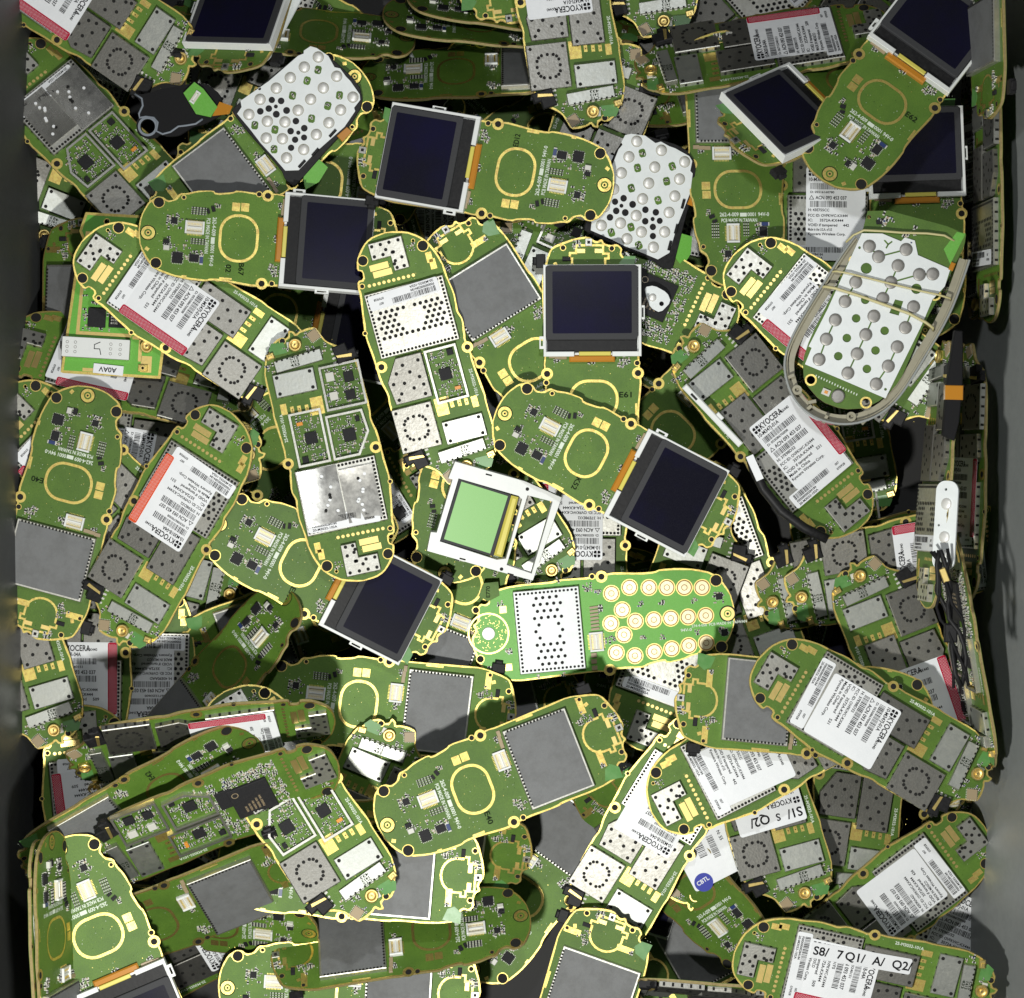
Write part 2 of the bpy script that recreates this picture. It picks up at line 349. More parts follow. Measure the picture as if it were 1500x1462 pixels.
def open_can(pts, h, seed, chips):
    """shield can with its lid gone: rim frame and the circuitry inside"""
    mb = MB(); inn = inset(pts, 3.2)
    if sum(pts[i][0] * pts[(i + 1) % len(pts)][1] - pts[(i + 1) % len(pts)][0] * pts[i][1] for i in range(len(pts))) < 0: pts = pts[::-1]; inn = inset(pts, 3.2)
    n = len(pts)
    mb.plate(pts, [inn], h - 0.8, h, 'tinned_steel', 'tinned_steel')
    out = inset(pts, 0.3); o2 = inset(pts, 0.9)
    mb.plate(out, [o2], 0.3, h - 0.8, 'tinned_steel', 'tinned_steel')
    xs = [p[0] for p in inn]; ys = [p[1] for p in inn]
    scatter(mb, min(xs) + 2, min(ys) + 2, max(xs) - 2, max(ys) - 2, int((max(xs) - min(xs)) * (max(ys) - min(ys)) / 34), seed, big=.9)
    for (u, v, cw, ch, m) in chips:
        mb.box(min(xs) + u * (max(xs) - min(xs)), min(ys) + v * (max(ys) - min(ys)), .3, 4.2, cw, ch, 0, m, bev=.4)
    return mb
def barcode(mb, x, y, z, length, height, seed):
    """bars step along reading direction -Y from (x,y); height runs along +X"""
    rn = random.Random(seed); t = 0
    while t < length:
        wd = rn.choice((.55, .55, .9, 1.3)); mb.poly([(x, y - t), (x + height, y - t), (x + height, y - t - wd), (x, y - t - wd)], z, 'ink'); t += wd + rn.choice((.6, .8, 1.3))
def logo(mb, x, y, z, s):
    for a in (0, 90, 180, 270):
        c, si = math.cos(math.radians(a + 45)), math.sin(math.radians(a + 45))
        q = [(0.08, 0), (.42, .30), (.62, .12), (.62, -.12), (.42, -.30)]
        mb.poly([(x + s * (c * u - si * v), y + s * (si * u + c * v)) for u, v in q], z, 'ink')
def main_label(xt, y0, along, across, z, red=None, code='10-M347J-01A', sd=1, ser='05508670008', hx='37E98D32', made='Made in China', yr='531'):
    """sticker: reading direction -Y from y0, text lines step from xt (tail side) towards the tip"""
    mb = MB(); ye = y0 - across
    mb.prism(rrect(xt - along, ye, xt, y0, 4), z - .25, z, 'paper')
    s = across / 84.0; zz = z + .25
    if red:
        mb.prism(rrect(xt - along + .3, ye + .3, xt - .3, ye + 14, 3), z, z + .2, red)
        i = 0; yy = ye + 2.2
        while yy < ye + 13:
            xx = xt - along + 3 + (i % 2) * 1.35
            while xx < xt - 3: mb.poly([(xx - .52, yy), (xx, yy - .52), (xx + .52, yy), (xx, yy + .52)], z + .4, 'paper'); xx += 2.7
            yy += 1.35; i += 1
    y = y0 - 3
    logo(mb, xt - 9, y - 5, zz, 8.5 * s)
    mb.text('KYOCERA', xt - 13, y - 11, zz, 10.5 * s, -90, width=37 * s); mb.text('KX440', xt - 13, y - 49.5, zz, 5 * s, -90, width=13 * s)
    mb.text(code, xt - 21, y, zz, 6.8 * s, -90, width=34 * s)
    barcode(mb, xt - 33, y - 3, zz, 52 * s, 9, sd)
    mb.text('D: ' + ser, xt - 38.5, y - 3, zz, 4.2 * s, -90, width=34 * s)
    mb.loopstrip([(xt - 48, y - 1), (xt - 48, y - 9), (xt - 41.5, y - 5)], .8, zz, 'ink')
    mb.text('ACN 093 453 037', xt - 47.5, y - 11, zz, 6.8 * s, -90, width=44 * s)
    barcode(mb, xt - 59, y - 3, zz, 52 * s, 9, sd + 1)
    mb.text('H: ' + hx, xt - 65, y, zz, 5.2 * s, -90, width=30 * s)
    mb.text('FCC ID: OVFKWC-KX444', xt - 73, y, zz, 5.2 * s, -90, width=56 * s)
    mb.text('IC:      3572A-KX444', xt - 80, y, zz, 5.2 * s, -90, width=50 * s)
    mb.text('VOID if tampered     ' + yr, xt - 87, y, zz, 5.2 * s, -90, width=58 * s)
    mb.text(made, xt - 93.5, y, zz, 5.2 * s, -90, width=34 * s)
    mb.text('Kyocera Wireless Corp.', xt - 100, y, zz, 5.2 * s, -90, width=53 * s)
    return mb
def strip_label(xt, y0, along, across, z):
    mb = MB(); mb.prism(rrect(xt - along, y0 - across, xt, y0, 3), z - .25, z, 'paper'); zz = z + .25
    barcode(mb, xt - 10.5, y0 - 6, zz, across * .62, 8, 7)
    mb.text('007', xt - 9, y0 - across * .8, zz, 4.6, -90); mb.text('F00000000284184', xt - 15, y0 - 6, zz, 4.8, -90, width=36)
    mb.text('20-M3032-102A', xt - 20, y0 - 6, zz, 4.8, -90, width=36); mb.text('070928', xt - 16, y0 - across * .78, zz, 4.6, -90, width=15)
    return mb

_cache = {}
def part(key, fn, name, parent, smooth=False):
    """the same part on two kinds of board shares its mesh"""
    if key not in _cache:
        o = fn().build(name, parent, smooth); _cache[key] = o.data; return o
    o = bpy.data.objects.new(name, _cache[key]); sc.collection.objects.link(o); o.parent = parent
    return o
def empty(name):
    o = bpy.data.objects.new(name, None); o.empty_display_size = .2; sc.collection.objects.link(o); return o

# ---------------- front face of a phone board
def F_traces(mb):
    x, y = Fp(128, 806); mb.ring(x, y, .62, 5.6, 10, 'gold'); mb.ring(x, y, .62, 1.6, 3.4, 'gold'); mb.disc(x, y, .62, 1.5, 'hole'); mb.ring(x, y, .45, 10.2, 11.4, 'stamp')
    x, y = Fp(590, 605); ov = rrect(x - 29, y - 36, x + 29, y + 36, 27, 7); mb.loopstrip(ov, 4.0, .62, 'gold')
    mb.box(x + 0, y + 0, .3, .31, .1, .1, 0, 'gold')
    for q in ((485, 467), (531, 446)):
        a, b = Fp(*q); mb.poly(rect(a, b, 11.5, 12.5), .62, 'gold')
    cx, cy = Fp(590, 605)
    # silk text
    x, y = Fp(412, 560); mb.text('262-4-009', x - 4, y - 2, .9, 8, -90, 'silk', 28); mb.poly([(x + 1, y - 32), (x + 1, y - 42), (x - 4.5, y - 42), (x - 4.5, y - 32)], .9, 'silk'); mb.text('0001 94V-0', x - 4, y - 43, .9, 7.6, -90, 'silk', 32)
    x, y = Fp(385, 575); mb.text('PCB MADE IN TAIWAN', x - 4.5, y - 3, .9, 7.6, -90, 'silk', 53)
    # tail pads, earpiece trace
    for q in ((1165, 155), (1302, 415)):
        a, b = Fp(*q); mb.poly(rect(a, b, 9, 25), .62, 'gold')
    cx, cy = Fp(1278, 300)
    pts = [(cx + 22 * math.cos(math.radians(t)), cy + 24 * math.sin(math.radians(t))) for t in range(85, 276, 14)]
    pts += [(cx + 8, cy - 24), (cx + 8, cy - 29), (cx + 15, cy - 29), (cx + 15, cy - 21), (cx + 27, cy - 21), (cx + 27, cy + 18), (cx + 16, cy + 18), (cx + 16, cy + 27), (cx + 8, cy + 27), (cx + 8, cy + 24), (cx + 1, cy + 24)]
    mb.loopstrip(pts, 3.1, .62, 'gold', closed=False)
    mb.poly(rect(cx + 19, cy - 15, 6, 12), .7, 'gold_bright'); mb.poly(rect(cx + 19, cy + 11, 6, 12), .7, 'gold_bright')
    for (u, v, wd, hh, an) in ((-172, 42, 7, 5, 40), (-176, -30, 6, 5, -30), (-120, -66, 7, 3.4, 0), (60, 66, 26, 3, 0), (150, 52, 6, 5, 20), (-60, -64, 18, 3, 0)): mb.poly(rect(u, v, wd, hh, an), .6, 'gold')
    rn = random.Random(9)
    for _ in range(260):                      # vias
        a, b = rn.uniform(-180, 178), rn.uniform(-60, 60); mb.disc(a, b, .5, rn.uniform(.3, .55), rn.choice(('stamp', 'silk', 'gold', 'stamp')), 6)
def F_small(mb):
    x, y = Fp(315, 580); grid_parts(mb, x, y, 5, 4, 4.4, 3.0)
    x, y = Fp(400, 722); grid_parts(mb, x, y, 5, 3, 4.4, 3.2)
    for (q, n, s, e) in (((225, 690), 14, 3, 11), ((250, 800), 8, 4, 8), ((345, 800), 10, 5, 14), ((435, 790), 8, 6, 9), ((395, 500), 4, 7, 5), ((865, 665), 16, 8, 9), ((1195, 210), 8, 9, 8), ((1165, 240), 5, 10, 4), ((1310, 455), 4, 11, 5), ((700, 350), 4, 12, 4), ((780, 515), 5, 13, 6), ((1350, 200), 7, 14, 6)):
        a, b = Fp(*q); scatter(mb, a - e, b - e, a + e, b + e, int(n * 1.7), s)
    for q, wd, hh in (((712, 322), 9, 5.5), ((722, 350), 9, 5.5), ((735, 378), 9, 5.5)):
        a, b = Fp(*q); mb.box(a, b, .3, 3, hh, wd, 0, 'part_tan', bev=.3)
    a, b = Fp(262, 830); mb.box(a, b, .3, 5, 9, 7, 0, 'part_light', bev=.5); mb.box(a - 1, b + 9, .3, 5, 8, 6, 0, 'chip', bev=.5)
    a, b = Fp(470, 800); mb.box(a, b, .3, 3, 5, 10, 0, 'part_blue'); mb.box(a, b + 5.5, .3, 2.8, 5, 2.4, 0, 'part_light'); mb.box(a, b - 5.5, .3, 2.8, 5, 2.4, 0, 'part_light')
    a, b = Fp(380, 535); mb.box(a, b, .3, 3, 5, 8, 20, 'chip'); mb.box(a - 7, b - 4, .3, 3, 4, 7, 20, 'chip')
lcdT = None
def _sim():
    p1, p2 = complex(115, -308), complex(655, -368)
    q1, q2 = complex(*Fp(128, 806)), complex(*Fp(590, 605))
    k = (q2 - q1) / (p2 - p1)
    return lambda x, y: ((q1 + k * (complex(x, -y) - p1)).real, (q1 + k * (complex(x, -y) - p1)).imag)
Lp = _sim()
def lcd_parts(root):
    x0, y0 = 17, -71; x1, y1 = 149, 70
    mod = MB()
    mod.prism([(x0, y0), (x1, y0), (x1, y1), (x0, y1)], 1, 7, 'white_plastic')
    for (a, b, c, d) in ((x0, y0, x1, y0 + 4), (x0, y1 - 3.5, x1, y1), (x1 - 3, y0 + 4, x1, y1 - 3.5), (x0, y0 + 4, x0 + 7, y0 + 42), (x0, y1 - 44, x0 + 7, y1 - 3.5)):
        mod.prism([(a, b), (c, b), (c, d), (a, d)], 7, 15.5, 'white_plastic', bev=.6)
    mod.plate([(28, y1 - .5), (46, y1 - .5), (46, y1 + 6), (28, y1 + 6)], [[(32, y1 + 1), (42, y1 + 1), (42, y1 + 4), (32, y1 + 4)]], 7, 13, 'white_plastic', 'white_plastic')
    mod.plate([(70, y0 + .5), (70, y0 - 5), (90, y0 - 5), (90, y0 + .5)], [[(73, y0 - 1), (73, y0 - 3.5), (87, y0 - 3.5), (87, y0 - 1)]], 7, 12, 'white_plastic', 'white_plastic')
    m = part('lcdframe', lambda: mod, 'display_module', root)
    part('lcdback', lambda: MB().box(36, 0, 7, 11, 27, 130, 0, 'black_plastic'), 'backlight_plate', m)
    part('lcdflex', lambda: MB().box(21, -4, 11, 13.5, 6, 46, 0, 'yellow_tape', bev=.8).box(14, 0, .5, 10, 10, 66, 0, 'kapton', bev=2), 'flex_cable', m)
    part('lcdbezel', lambda: MB().prism(rrect(41, -66, 148, 67, 5), 11, 17, 'bezel', bev=.8), 'display_bezel', m)
    part('lcdglass', lambda: MB().prism(rrect(50, -57, 139, 57, 1.5, 2), 17.02, 17.3, 'lcd_glass'), 'display_glass', m)
def make_F(kind='pad', stamp='', stamp2='', panel_only=False):
    root = empty('phone_circuit_board')
    def pan():
        mb = panel(F_OUT, F_HOLES, (2, 3)); F_traces(mb)
        if stamp: x, y = Fp(690, 735); mb.text(stamp, x - 4, y + 8, .9, 11, -90, 'stamp', 19)
        if stamp2: x, y = Fp(640, 760); mb.text(stamp2, x - 8, y + 5, .9, 11, -90, 'stamp', 12)
        a, b = Fp(1370, 480); mb.prism([(a - 14, b - 8), (a + 12, b - 12), (a + 12, b + 4), (a + 2, b + 12), (a - 8, b + 8)], .32, .75, 'bare_laminate')
        return mb
    part(('Fpan', stamp, stamp2), pan, 'circuit_panel', root)
    part('Fsm', lambda: (lambda m: (F_small(m), m)[1])(MB()), 'surface_components', root)
    x, y = Fp(343, 668); part('Fc1', lambda: connector_mb(x, y, 28, 19, 0), 'ribbon_connector', root)
    for i, (q, wd, hh) in enumerate((((222, 686), 9, 9), ((345, 848), 15, 16), ((428, 808), 14, 11))):
        a, b = Fp(*q); part(('Fch', i), lambda: chip_mb(a, b, wd, hh), 'chip', root)
    a2, b2 = Fp(1390, 255); part('Ftact', lambda: MB().box(a2, b2, .3, 4, 11, 10, 0, 'tinned_steel', bev=.4).box(a2, b2, 4, 5, 4, 4, 0, 'chip'), 'tact_switch', root)
    a3, b3 = Fp(1250, 187); part('Fdio', lambda: MB().box(a3, b3, .3, 3, 6, 12, 0, 'chip', bev=.4), 'diode', root)
    a4, b4 = Fp(1150, 65); part('Fjack', lambda: MB().box(a4 + 6, b4 - 5, -14, -5, 20, 14, 0, 'black_plastic', bev=1).box(a4 + 6, b4 + 3, -13, -6, 12, 8, 0, 'black_plastic', bev=2), 'audio_jack', root)
    if kind == 'lcd': lcd_parts(root)
    elif kind == 'pad':
        x5, y5 = Fp(740, 455); part('Fc2', lambda: connector_mb(x5, y5, 28, 19, 90), 'ribbon_connector', root)
        def shield():
            pts = P(Fp, (725, 312), (1075, 168), (1272, 552), (932, 697)); xs = [p[0] for p in pts]; ys = [p[1] for p in pts]
            r = [(min(xs) + 1, min(ys) + 1), (max(xs) - 1, min(ys) + 1), (max(xs) - 1, max(ys) - 1), (min(xs) + 1, max(ys) - 1)]
            mb = MB().prism(r, .3, 9, 'tinned_steel', 'tinned_steel', .8)
            ins = inset(r, 3.0); mb.prism(ins, 9, 9.4, 'grey_pad')
            ins2 = inset(r, 2.4)
            for i in (2, 3):
                p, q = ins2[i], ins2[(i + 1) % 4]; L = math.hypot(q[0] - p[0], q[1] - p[1]); k = round(L / 5.2)
                for j in range(1, k): t = j / k; mb.disc(p[0] + (q[0] - p[0]) * t, p[1] + (q[1] - p[1]) * t, 9.6, 1.7, 'hole', 8)
            return mb
        part('Fshield', shield, 'shield_can', root)
    return root

# ---------------- back face of a phone board
def coax_mb(x, y):
    mb = MB(); mb.box(x, y, .3, 3, 14, 14, 12, 'gold', bev=.5); mb.box(x + 3, y + 9, .3, 2, 8, 6, 0, 'part_light')
    mb.lathe(x, y, [(8.2, 2), (9.4, 4), (9.6, 7), (8.6, 8.2), (7.0, 8.2), (6.2, 6.5), (4.2, 5.4), (2.4, 5.2), (2.2, 6.6), (1.0, 6.8)], 'gold_bright', 22)
    mb.disc(x, y, 6.95, .9, 'hole', 8); return mb
def jack_mb(x, y):
    mb = MB(); mb.box(x, y, .3, 11, 26, 21, 12, 'black_plastic', bev=1.4)
    mb.box(x - 3, y - 15, 1, 10.5, 15, 14, 12, 'black_plastic', bev=2)
    mb.prism([(x - 8, y - 14), (x - 3, y - 15), (x - 2, y + 9), (x - 6, y + 7)], 11, 12, 'gold_bright', bev=.3)
    for i in range(4): mb.box(x - 11 + i * 7, y + 12.5, .3, 2, 3, 5, 12, 'part_light')
    mb.tube([(x - 3, y - 21.5, 5.5), (x - 4, y - 24, 5.5)], 4.2, 'black_plastic', 12)
    return mb
SH_BIG = None
def make_B(label='main', strip=True, opens='', writing='', big='can'):
    root = empty('phone_circuit_board')
    def pan():
        mb = panel(B_OUT, B_HOLES, (2, 3))
        for i in range(10):
            t = i / 9; x, y = Bp(412 + (245 - 412) * t, 267 + (468 - 267) * t); mb.disc(x, y, .62, 2.5, 'gold_bright', 12)
        for q in ((425, 135), (465, 150)):
            a, b = Bp(*q); mb.poly(rect(a, b, 15, 9), .62, 'gold')
        for q in ((228, 352), (266, 368)):
            a, b = Bp(*q); mb.poly(rect(a - 1, b, 9, 28), .62, 'gold_bright')
        # Z-shaped gold area and small pads between the cans
        x, y = Bp(990, 745); mb.poly([(x - 20, y + 14), (x - 14, y + 14), (x - 14, y - 8), (x + 12, y - 8), (x + 12, y + 14), (x + 1, y + 14), (x + 1, y + 2), (x - 6, y + 2), (x - 6, y + 30), (x - 20, y + 30)][0:4] + [(x + 12, y - 8), (x + 12, y + 10), (x - 6, y + 10), (x - 6, y + 14)], .62, 'gold')
        for q in ((1028, 692), (1058, 660), (1086, 630)):
            a, b = Bp(*q); mb.poly(rect(a, b, 9.5, 5.2), .62, 'gold'); mb.disc(a, b, .8, 1, 'hole', 6)
        a, b = Bp(1125, 600); mb.poly(rect(a, b, 16, 9), .62, 'gold')
        a, b = Bp(985, 480); mb.text('25-M3032-101A', a, b, .9, 6.5, 0, 'silk', 42)
        rn = random.Random(19)
        for _ in range(90):
            a, b = rn.uniform(-182, 182), rn.uniform(-64, 64); mb.disc(a, b, .5, rn.uniform(.3, .55), rn.choice(('stamp', 'silk', 'gold')), 6)
        a, b = Bp(1375, 830); mb.prism([(a - 8, b - 12), (a + 8, b - 10), (a + 10, b + 8), (a, b + 14), (a - 8, b + 8)], .32, .8, 'bare_laminate')
        return mb
    part('Bpan', pan, 'circuit_panel', root)
    def small():
        mb = MB()
        for (q, n, s, e) in (((305, 155), 5, 23, 5), ((1330, 725), 8, 24, 7), ((1225, 940), 12, 25, 8), ((1175, 1000), 6, 26, 7), ((1300, 1000), 6, 27, 5), ((1345, 860), 4, 28, 4)):
            a, b = Bp(*q); scatter(mb, a - e, b - e, a + e, b + e, n, s)
        return mb
    part('Bsm', small, 'surface_components', root)
    L = P(Bp, (222, 133), (388, 262), (330, 318), (262, 268), (188, 355), (103, 290))
    # square the L up to the board's axes
    x0 = min(p[0] for p in L); x1 = L[1][0]; yT = max(p[1] for p in L); yB = min(p[1] for p in L)
    Lq = [(x0 + 1, yB), (x0 + 26, yB), (x0 + 26, yB + 28), (x0 + 48, yB + 28), (x0 + 48, yT), (x0 + 1, yT)]
    ld = [(x0 + 1 + u, yB + v) for u, v in ((5, 5), (20, 5), (5, 18), (20, 18), (5, 31), (20, 32), (33, 33), (43, 33), (5, yT - yB - 6), (20, yT - yB - 17), (30, yT - yB - 7), (43, yT - yB - 7), (14, yT - yB - 27), (37, yT - yB - 20))]
    part('BL', lambda: can_mb(Lq, 8, 'tinned_steel', 'tinned_steel', None, ld, 2.6), 'shield_can', root)
    bx0, bx1, by0, by1 = -110, -14, -60, 59
    big_pts = [(bx0, by0), (bx1, by0), (bx1, by1), (bx0, by1)]
    if big == 'can':
        def bigcan():
            dots = []; cx, cy = -62, 0
            for i in range(-3, 4):
                for j in range(-6, 7):
                    x, y = cx + i * 7.4 - 2, cy + j * 8.6 + (i % 2) * 4.3
                    if math.hypot((x - cx), (y - cy) * .8) < 17 or abs(y - cy) > 50 or abs(x - cx) > 21: continue
                    dots.append((x, y))
            return can_mb(big_pts, 8, 'tinned_steel', 'tinned_steel', (4.2, 5.6, 2.15), dots, 2.8)
        can = part('Bbig', bigcan, 'shield_can', root)
    elif big == 'foil':
        can = part('Bbigf', lambda: can_mb(big_pts, 8, 'tinned_steel', 'tinned_steel', (4.2, 5.6, 2.15), [], 2.8), 'shield_can', root)
        def foil():
            mb = MB(); rn = random.Random(4)
            for (a, b, c, d, h) in ((-104, -54, -26, -4, 9), (-98, -2, -16, 56, 9)):
                nx, ny = 5, 5; vs = []; fs = []
                for i in range(nx + 1):
                    for j in range(ny + 1): vs.append((a + (c - a) * i / nx, b + (d - b) * j / ny, h + rn.uniform(0, .7) + (4 * (i / nx) ** 3 if b < -10 else 5 * (j / ny) ** 3)))
                for i in range(nx):
                    for j in range(ny): q = i * (ny + 1) + j; fs.append((q, q + ny + 1, q + ny + 2, q + 1))
                mb.add(vs, fs, 'foil')
                for _ in range(9): mb.disc(rn.uniform(a + 12, c - 12), rn.uniform(b + 8, d - 14), h + 3.2, 2.4, 'paper' if rn.random() < .6 else 'hole', 9)
            return mb
        part('foil', foil, 'peeled_foil', root, True)
    else:
        def bga():
            mb = MB().box(-60, -2, .4, 5, 58, 58, 0, 'chip', bev=.6); mb.box(-26, -18, .4, 4, 24, 34, 0, 'chip', bev=.5)
            mb.ring(-40, -20, 5.1, 4, 5, 'part_tan', 14)
            for i in range(5): mb.text('M6050 90V', -72 + i * 6, 18, 5.1, 4.5, -90, 'part_tan', 24 - i * 3)
            return mb
        part('bga', bga, 'processor_chip', root)
        def sm2():
            mb = MB()
            scatter(mb, -108, -56, -92, 56, 110, 61); scatter(mb, -92, 30, -16, 56, 150, 62); scatter(mb, -92, -56, -30, -34, 110, 63); scatter(mb, -18, -56, -8, 50, 60, 64)
            return mb
        part('sm2', sm2, 'bare_components', root)
    # cans A1 (by the text edge) and A2 (chamfered), ring can C, blank D, oscillator
    A1 = [(-10, 3), (70, 3), (70, 51), (-10, 51)]
    A2 = [(-10, -1), (56, -1), (56, -56), (22, -60), (-10, -40)]
    C = [(62, -6), (128, -6), (128, -66), (62, -66)]
    Dd = [(97, 1), (131, 1), (131, 62), (97, 62)]
    rn = random.Random(3)
    a1d = [(6, 14), (3, 42), (20, 26), (26, 40), (36, 15), (40, 33), (52, 22), (56, 42), (64, 10), (64, 45), (14, 33)]
    a2d = [(0, -8), (2, -32), (14, -24), (12, -44), (24, -12), (28, -36), (26, -52), (38, -24), (42, -44), (50, -10), (50, -50), (36, -9)]
    cd = [(68, -12), (122, -12), (68, -60), (122, -60)] + [(95 + 17 * math.copysign(abs(math.cos(t)) ** .7, math.cos(t)), -36 + 17 * math.copysign(abs(math.sin(t)) ** .7, math.sin(t))) for t in [2 * math.pi * i / 16 for i in range(16)]]
    dd = [(102, 7), (126, 7), (102, 56), (126, 56)]
    if 'A' in opens: part('A1o', lambda: open_can(A1, 8, 31, [(.5, .45, 17, 17, 'chip'), (.82, .75, 5, 9, 'part_orange'), (.1, .8, 9, 9, 'chip')]), 'shield_frame', root)
    else: part('A1', lambda: can_mb(A1, 8, 'dark_steel', 'dark_steel', None, a1d, 2.7), 'shield_can', root)
    if 'B' in opens: part('A2o', lambda: open_can(A2, 8, 32, [(.5, .5, 18, 18, 'chip'), (.85, .2, 8, 6, 'chip')]), 'shield_frame', root)
    else: part('A2', lambda: can_mb(A2, 8, 'dark_steel', 'dark_steel', None, a2d, 2.7), 'shield_can', root)
    if 'C' in opens: part('Co', lambda: open_can(C, 8, 33, [(.25, .35, 14, 14, 'chip'), (.7, .3, 15, 14, 'chip'), (.3, .8, 12, 12, 'part_light'), (.78, .8, 13, 12, 'part_light')]), 'shield_frame', root)
    else: part('C', lambda: can_mb(C, 8.5, 'tinned_steel', 'dark_steel', None, cd, 2.5), 'shield_can', root)
    part('D', lambda: can_mb(Dd, 7, 'blank_steel', 'blank_steel', None, dd, 2.7), 'shield_can', root)
    def osc():
        mb = MB().box(144, 20, .3, 9, 17, 70, 4, 'tinned_steel', 'blank_steel', bev=.6)
        for i in range(8): mb.box(153.5 - i * .55, -9 + i * 8, .3, 4, 4, 4, 4, 'part_light'); mb.box(153 - i * .55, -5 + i * 8, 5, 9.1, 2.4, 3, 4, 'hole')
        for i, s in enumerate(('CTS', '1413', '433')): mb.text(s, 147 - i * 5, 32, 9.3, 5.5, -90, 'stamp', 13)
        return mb
    part('osc', osc, 'oscillator_can', root)
    x, y = Bp(1310, 910); part('coax', lambda: coax_mb(x, y), 'antenna_socket', root)
    x2, y2 = Bp(1070, 1045); part('jack', lambda: jack_mb(x2, y2), 'audio_jack', root)
    x3, y3 = Bp(1265, 1018); part('xtal', lambda: chip_mb(x3, y3, 15, 15, 25, m='part_tan'), 'chip', root)
    x4, y4 = Bp(1380, 770); part('spring', lambda: MB().box(x4, y4, .3, 6, 9, 12, 10, 'gold_bright', bev=1).box(x4 + 1, y4, 6, 8, 4, 5, 10, 'gold_bright', bev=.5), 'contact_spring', root)
    if label == 'main': part('lmain', lambda: main_label(26, 36, 112, 96, 9.0), 'sticker', root)
    if label == 'red': part('lred', lambda: main_label(24, 34, 114, 96, 9.0, 'red_ink'), 'sticker', root)
    if label == 'redlow': part('lredl', lambda: main_label(14, 42, 108, 98, 9.0, 'red_ink', '10-M301B-04A', 11, '06715240151', '43E801F5', 'MADE IN MEXICO', '509'), 'sticker', root)
    if label == 'mex': part('lmex', lambda: main_label(22, 38, 108, 92, 9.0, None, '10-M301B-04A', 21, '06715253600', '43E90AAD', 'MADE IN MEXICO', '626'), 'sticker', root)
    if label == 'usa': part('lusa', lambda: main_label(26, 34, 116, 88, 9.0, None, '10-M361J-02A', 31, '05516160780', '43E755CC', 'Made in the U.S.A. of US', '442'), 'sticker', root)
    if label == 'orange': part('lor', lambda: main_label(24, 34, 114, 92, 9.0, 'orange_ink', '10-M301B-04A'), 'sticker', root)
    if label == 'tagged':
        part('ltag', lambda: main_label(24, 26, 66, 92, 9.0, None, '10-K9758-01A') if False else tagged_label(), 'sticker', root)
    if strip: part('lstrip', lambda: strip_label(-86, 52, 22, 106, 9.0), 'sticker', root)
    if writing: 
        def wr():
            mb = MB().prism(rrect(-84, 22, 62, 46, 3), 9.5, 9.8, 'paper')
            for t_, xx in (('S8/', -80), ('7', -46), ('Q1/', -34), ('A/', 6), ('Q2/', 34)): mb.text(t_, xx, 28, 10.1, 18, 0, 'ink')
            return mb
        part('lwr', wr, 'written_strip', root)
    return root
def tagged_label():
    mb = MB().prism(rrect(0, -50, 68, 54, 4), 8.75, 9, 'paper'); z = 9.25
    mb.text('S1/', 48, 50, z, 19, -90); mb.text('S', 49, 16, z, 15, -90); mb.text('Q2/', 46, 0, z, 19, -90)
    logo(mb, 37, 46, z, 9); mb.text('KYOCERA', 32, 39, z, 11, -90, width=40); mb.text('KE414', 32, -3, z, 5, -90)
    mb.text('10-K9758-01A', 22, 46, z, 7, -90, width=38); barcode(mb, 8, 46, z, 66, 11, 5)
    return mb

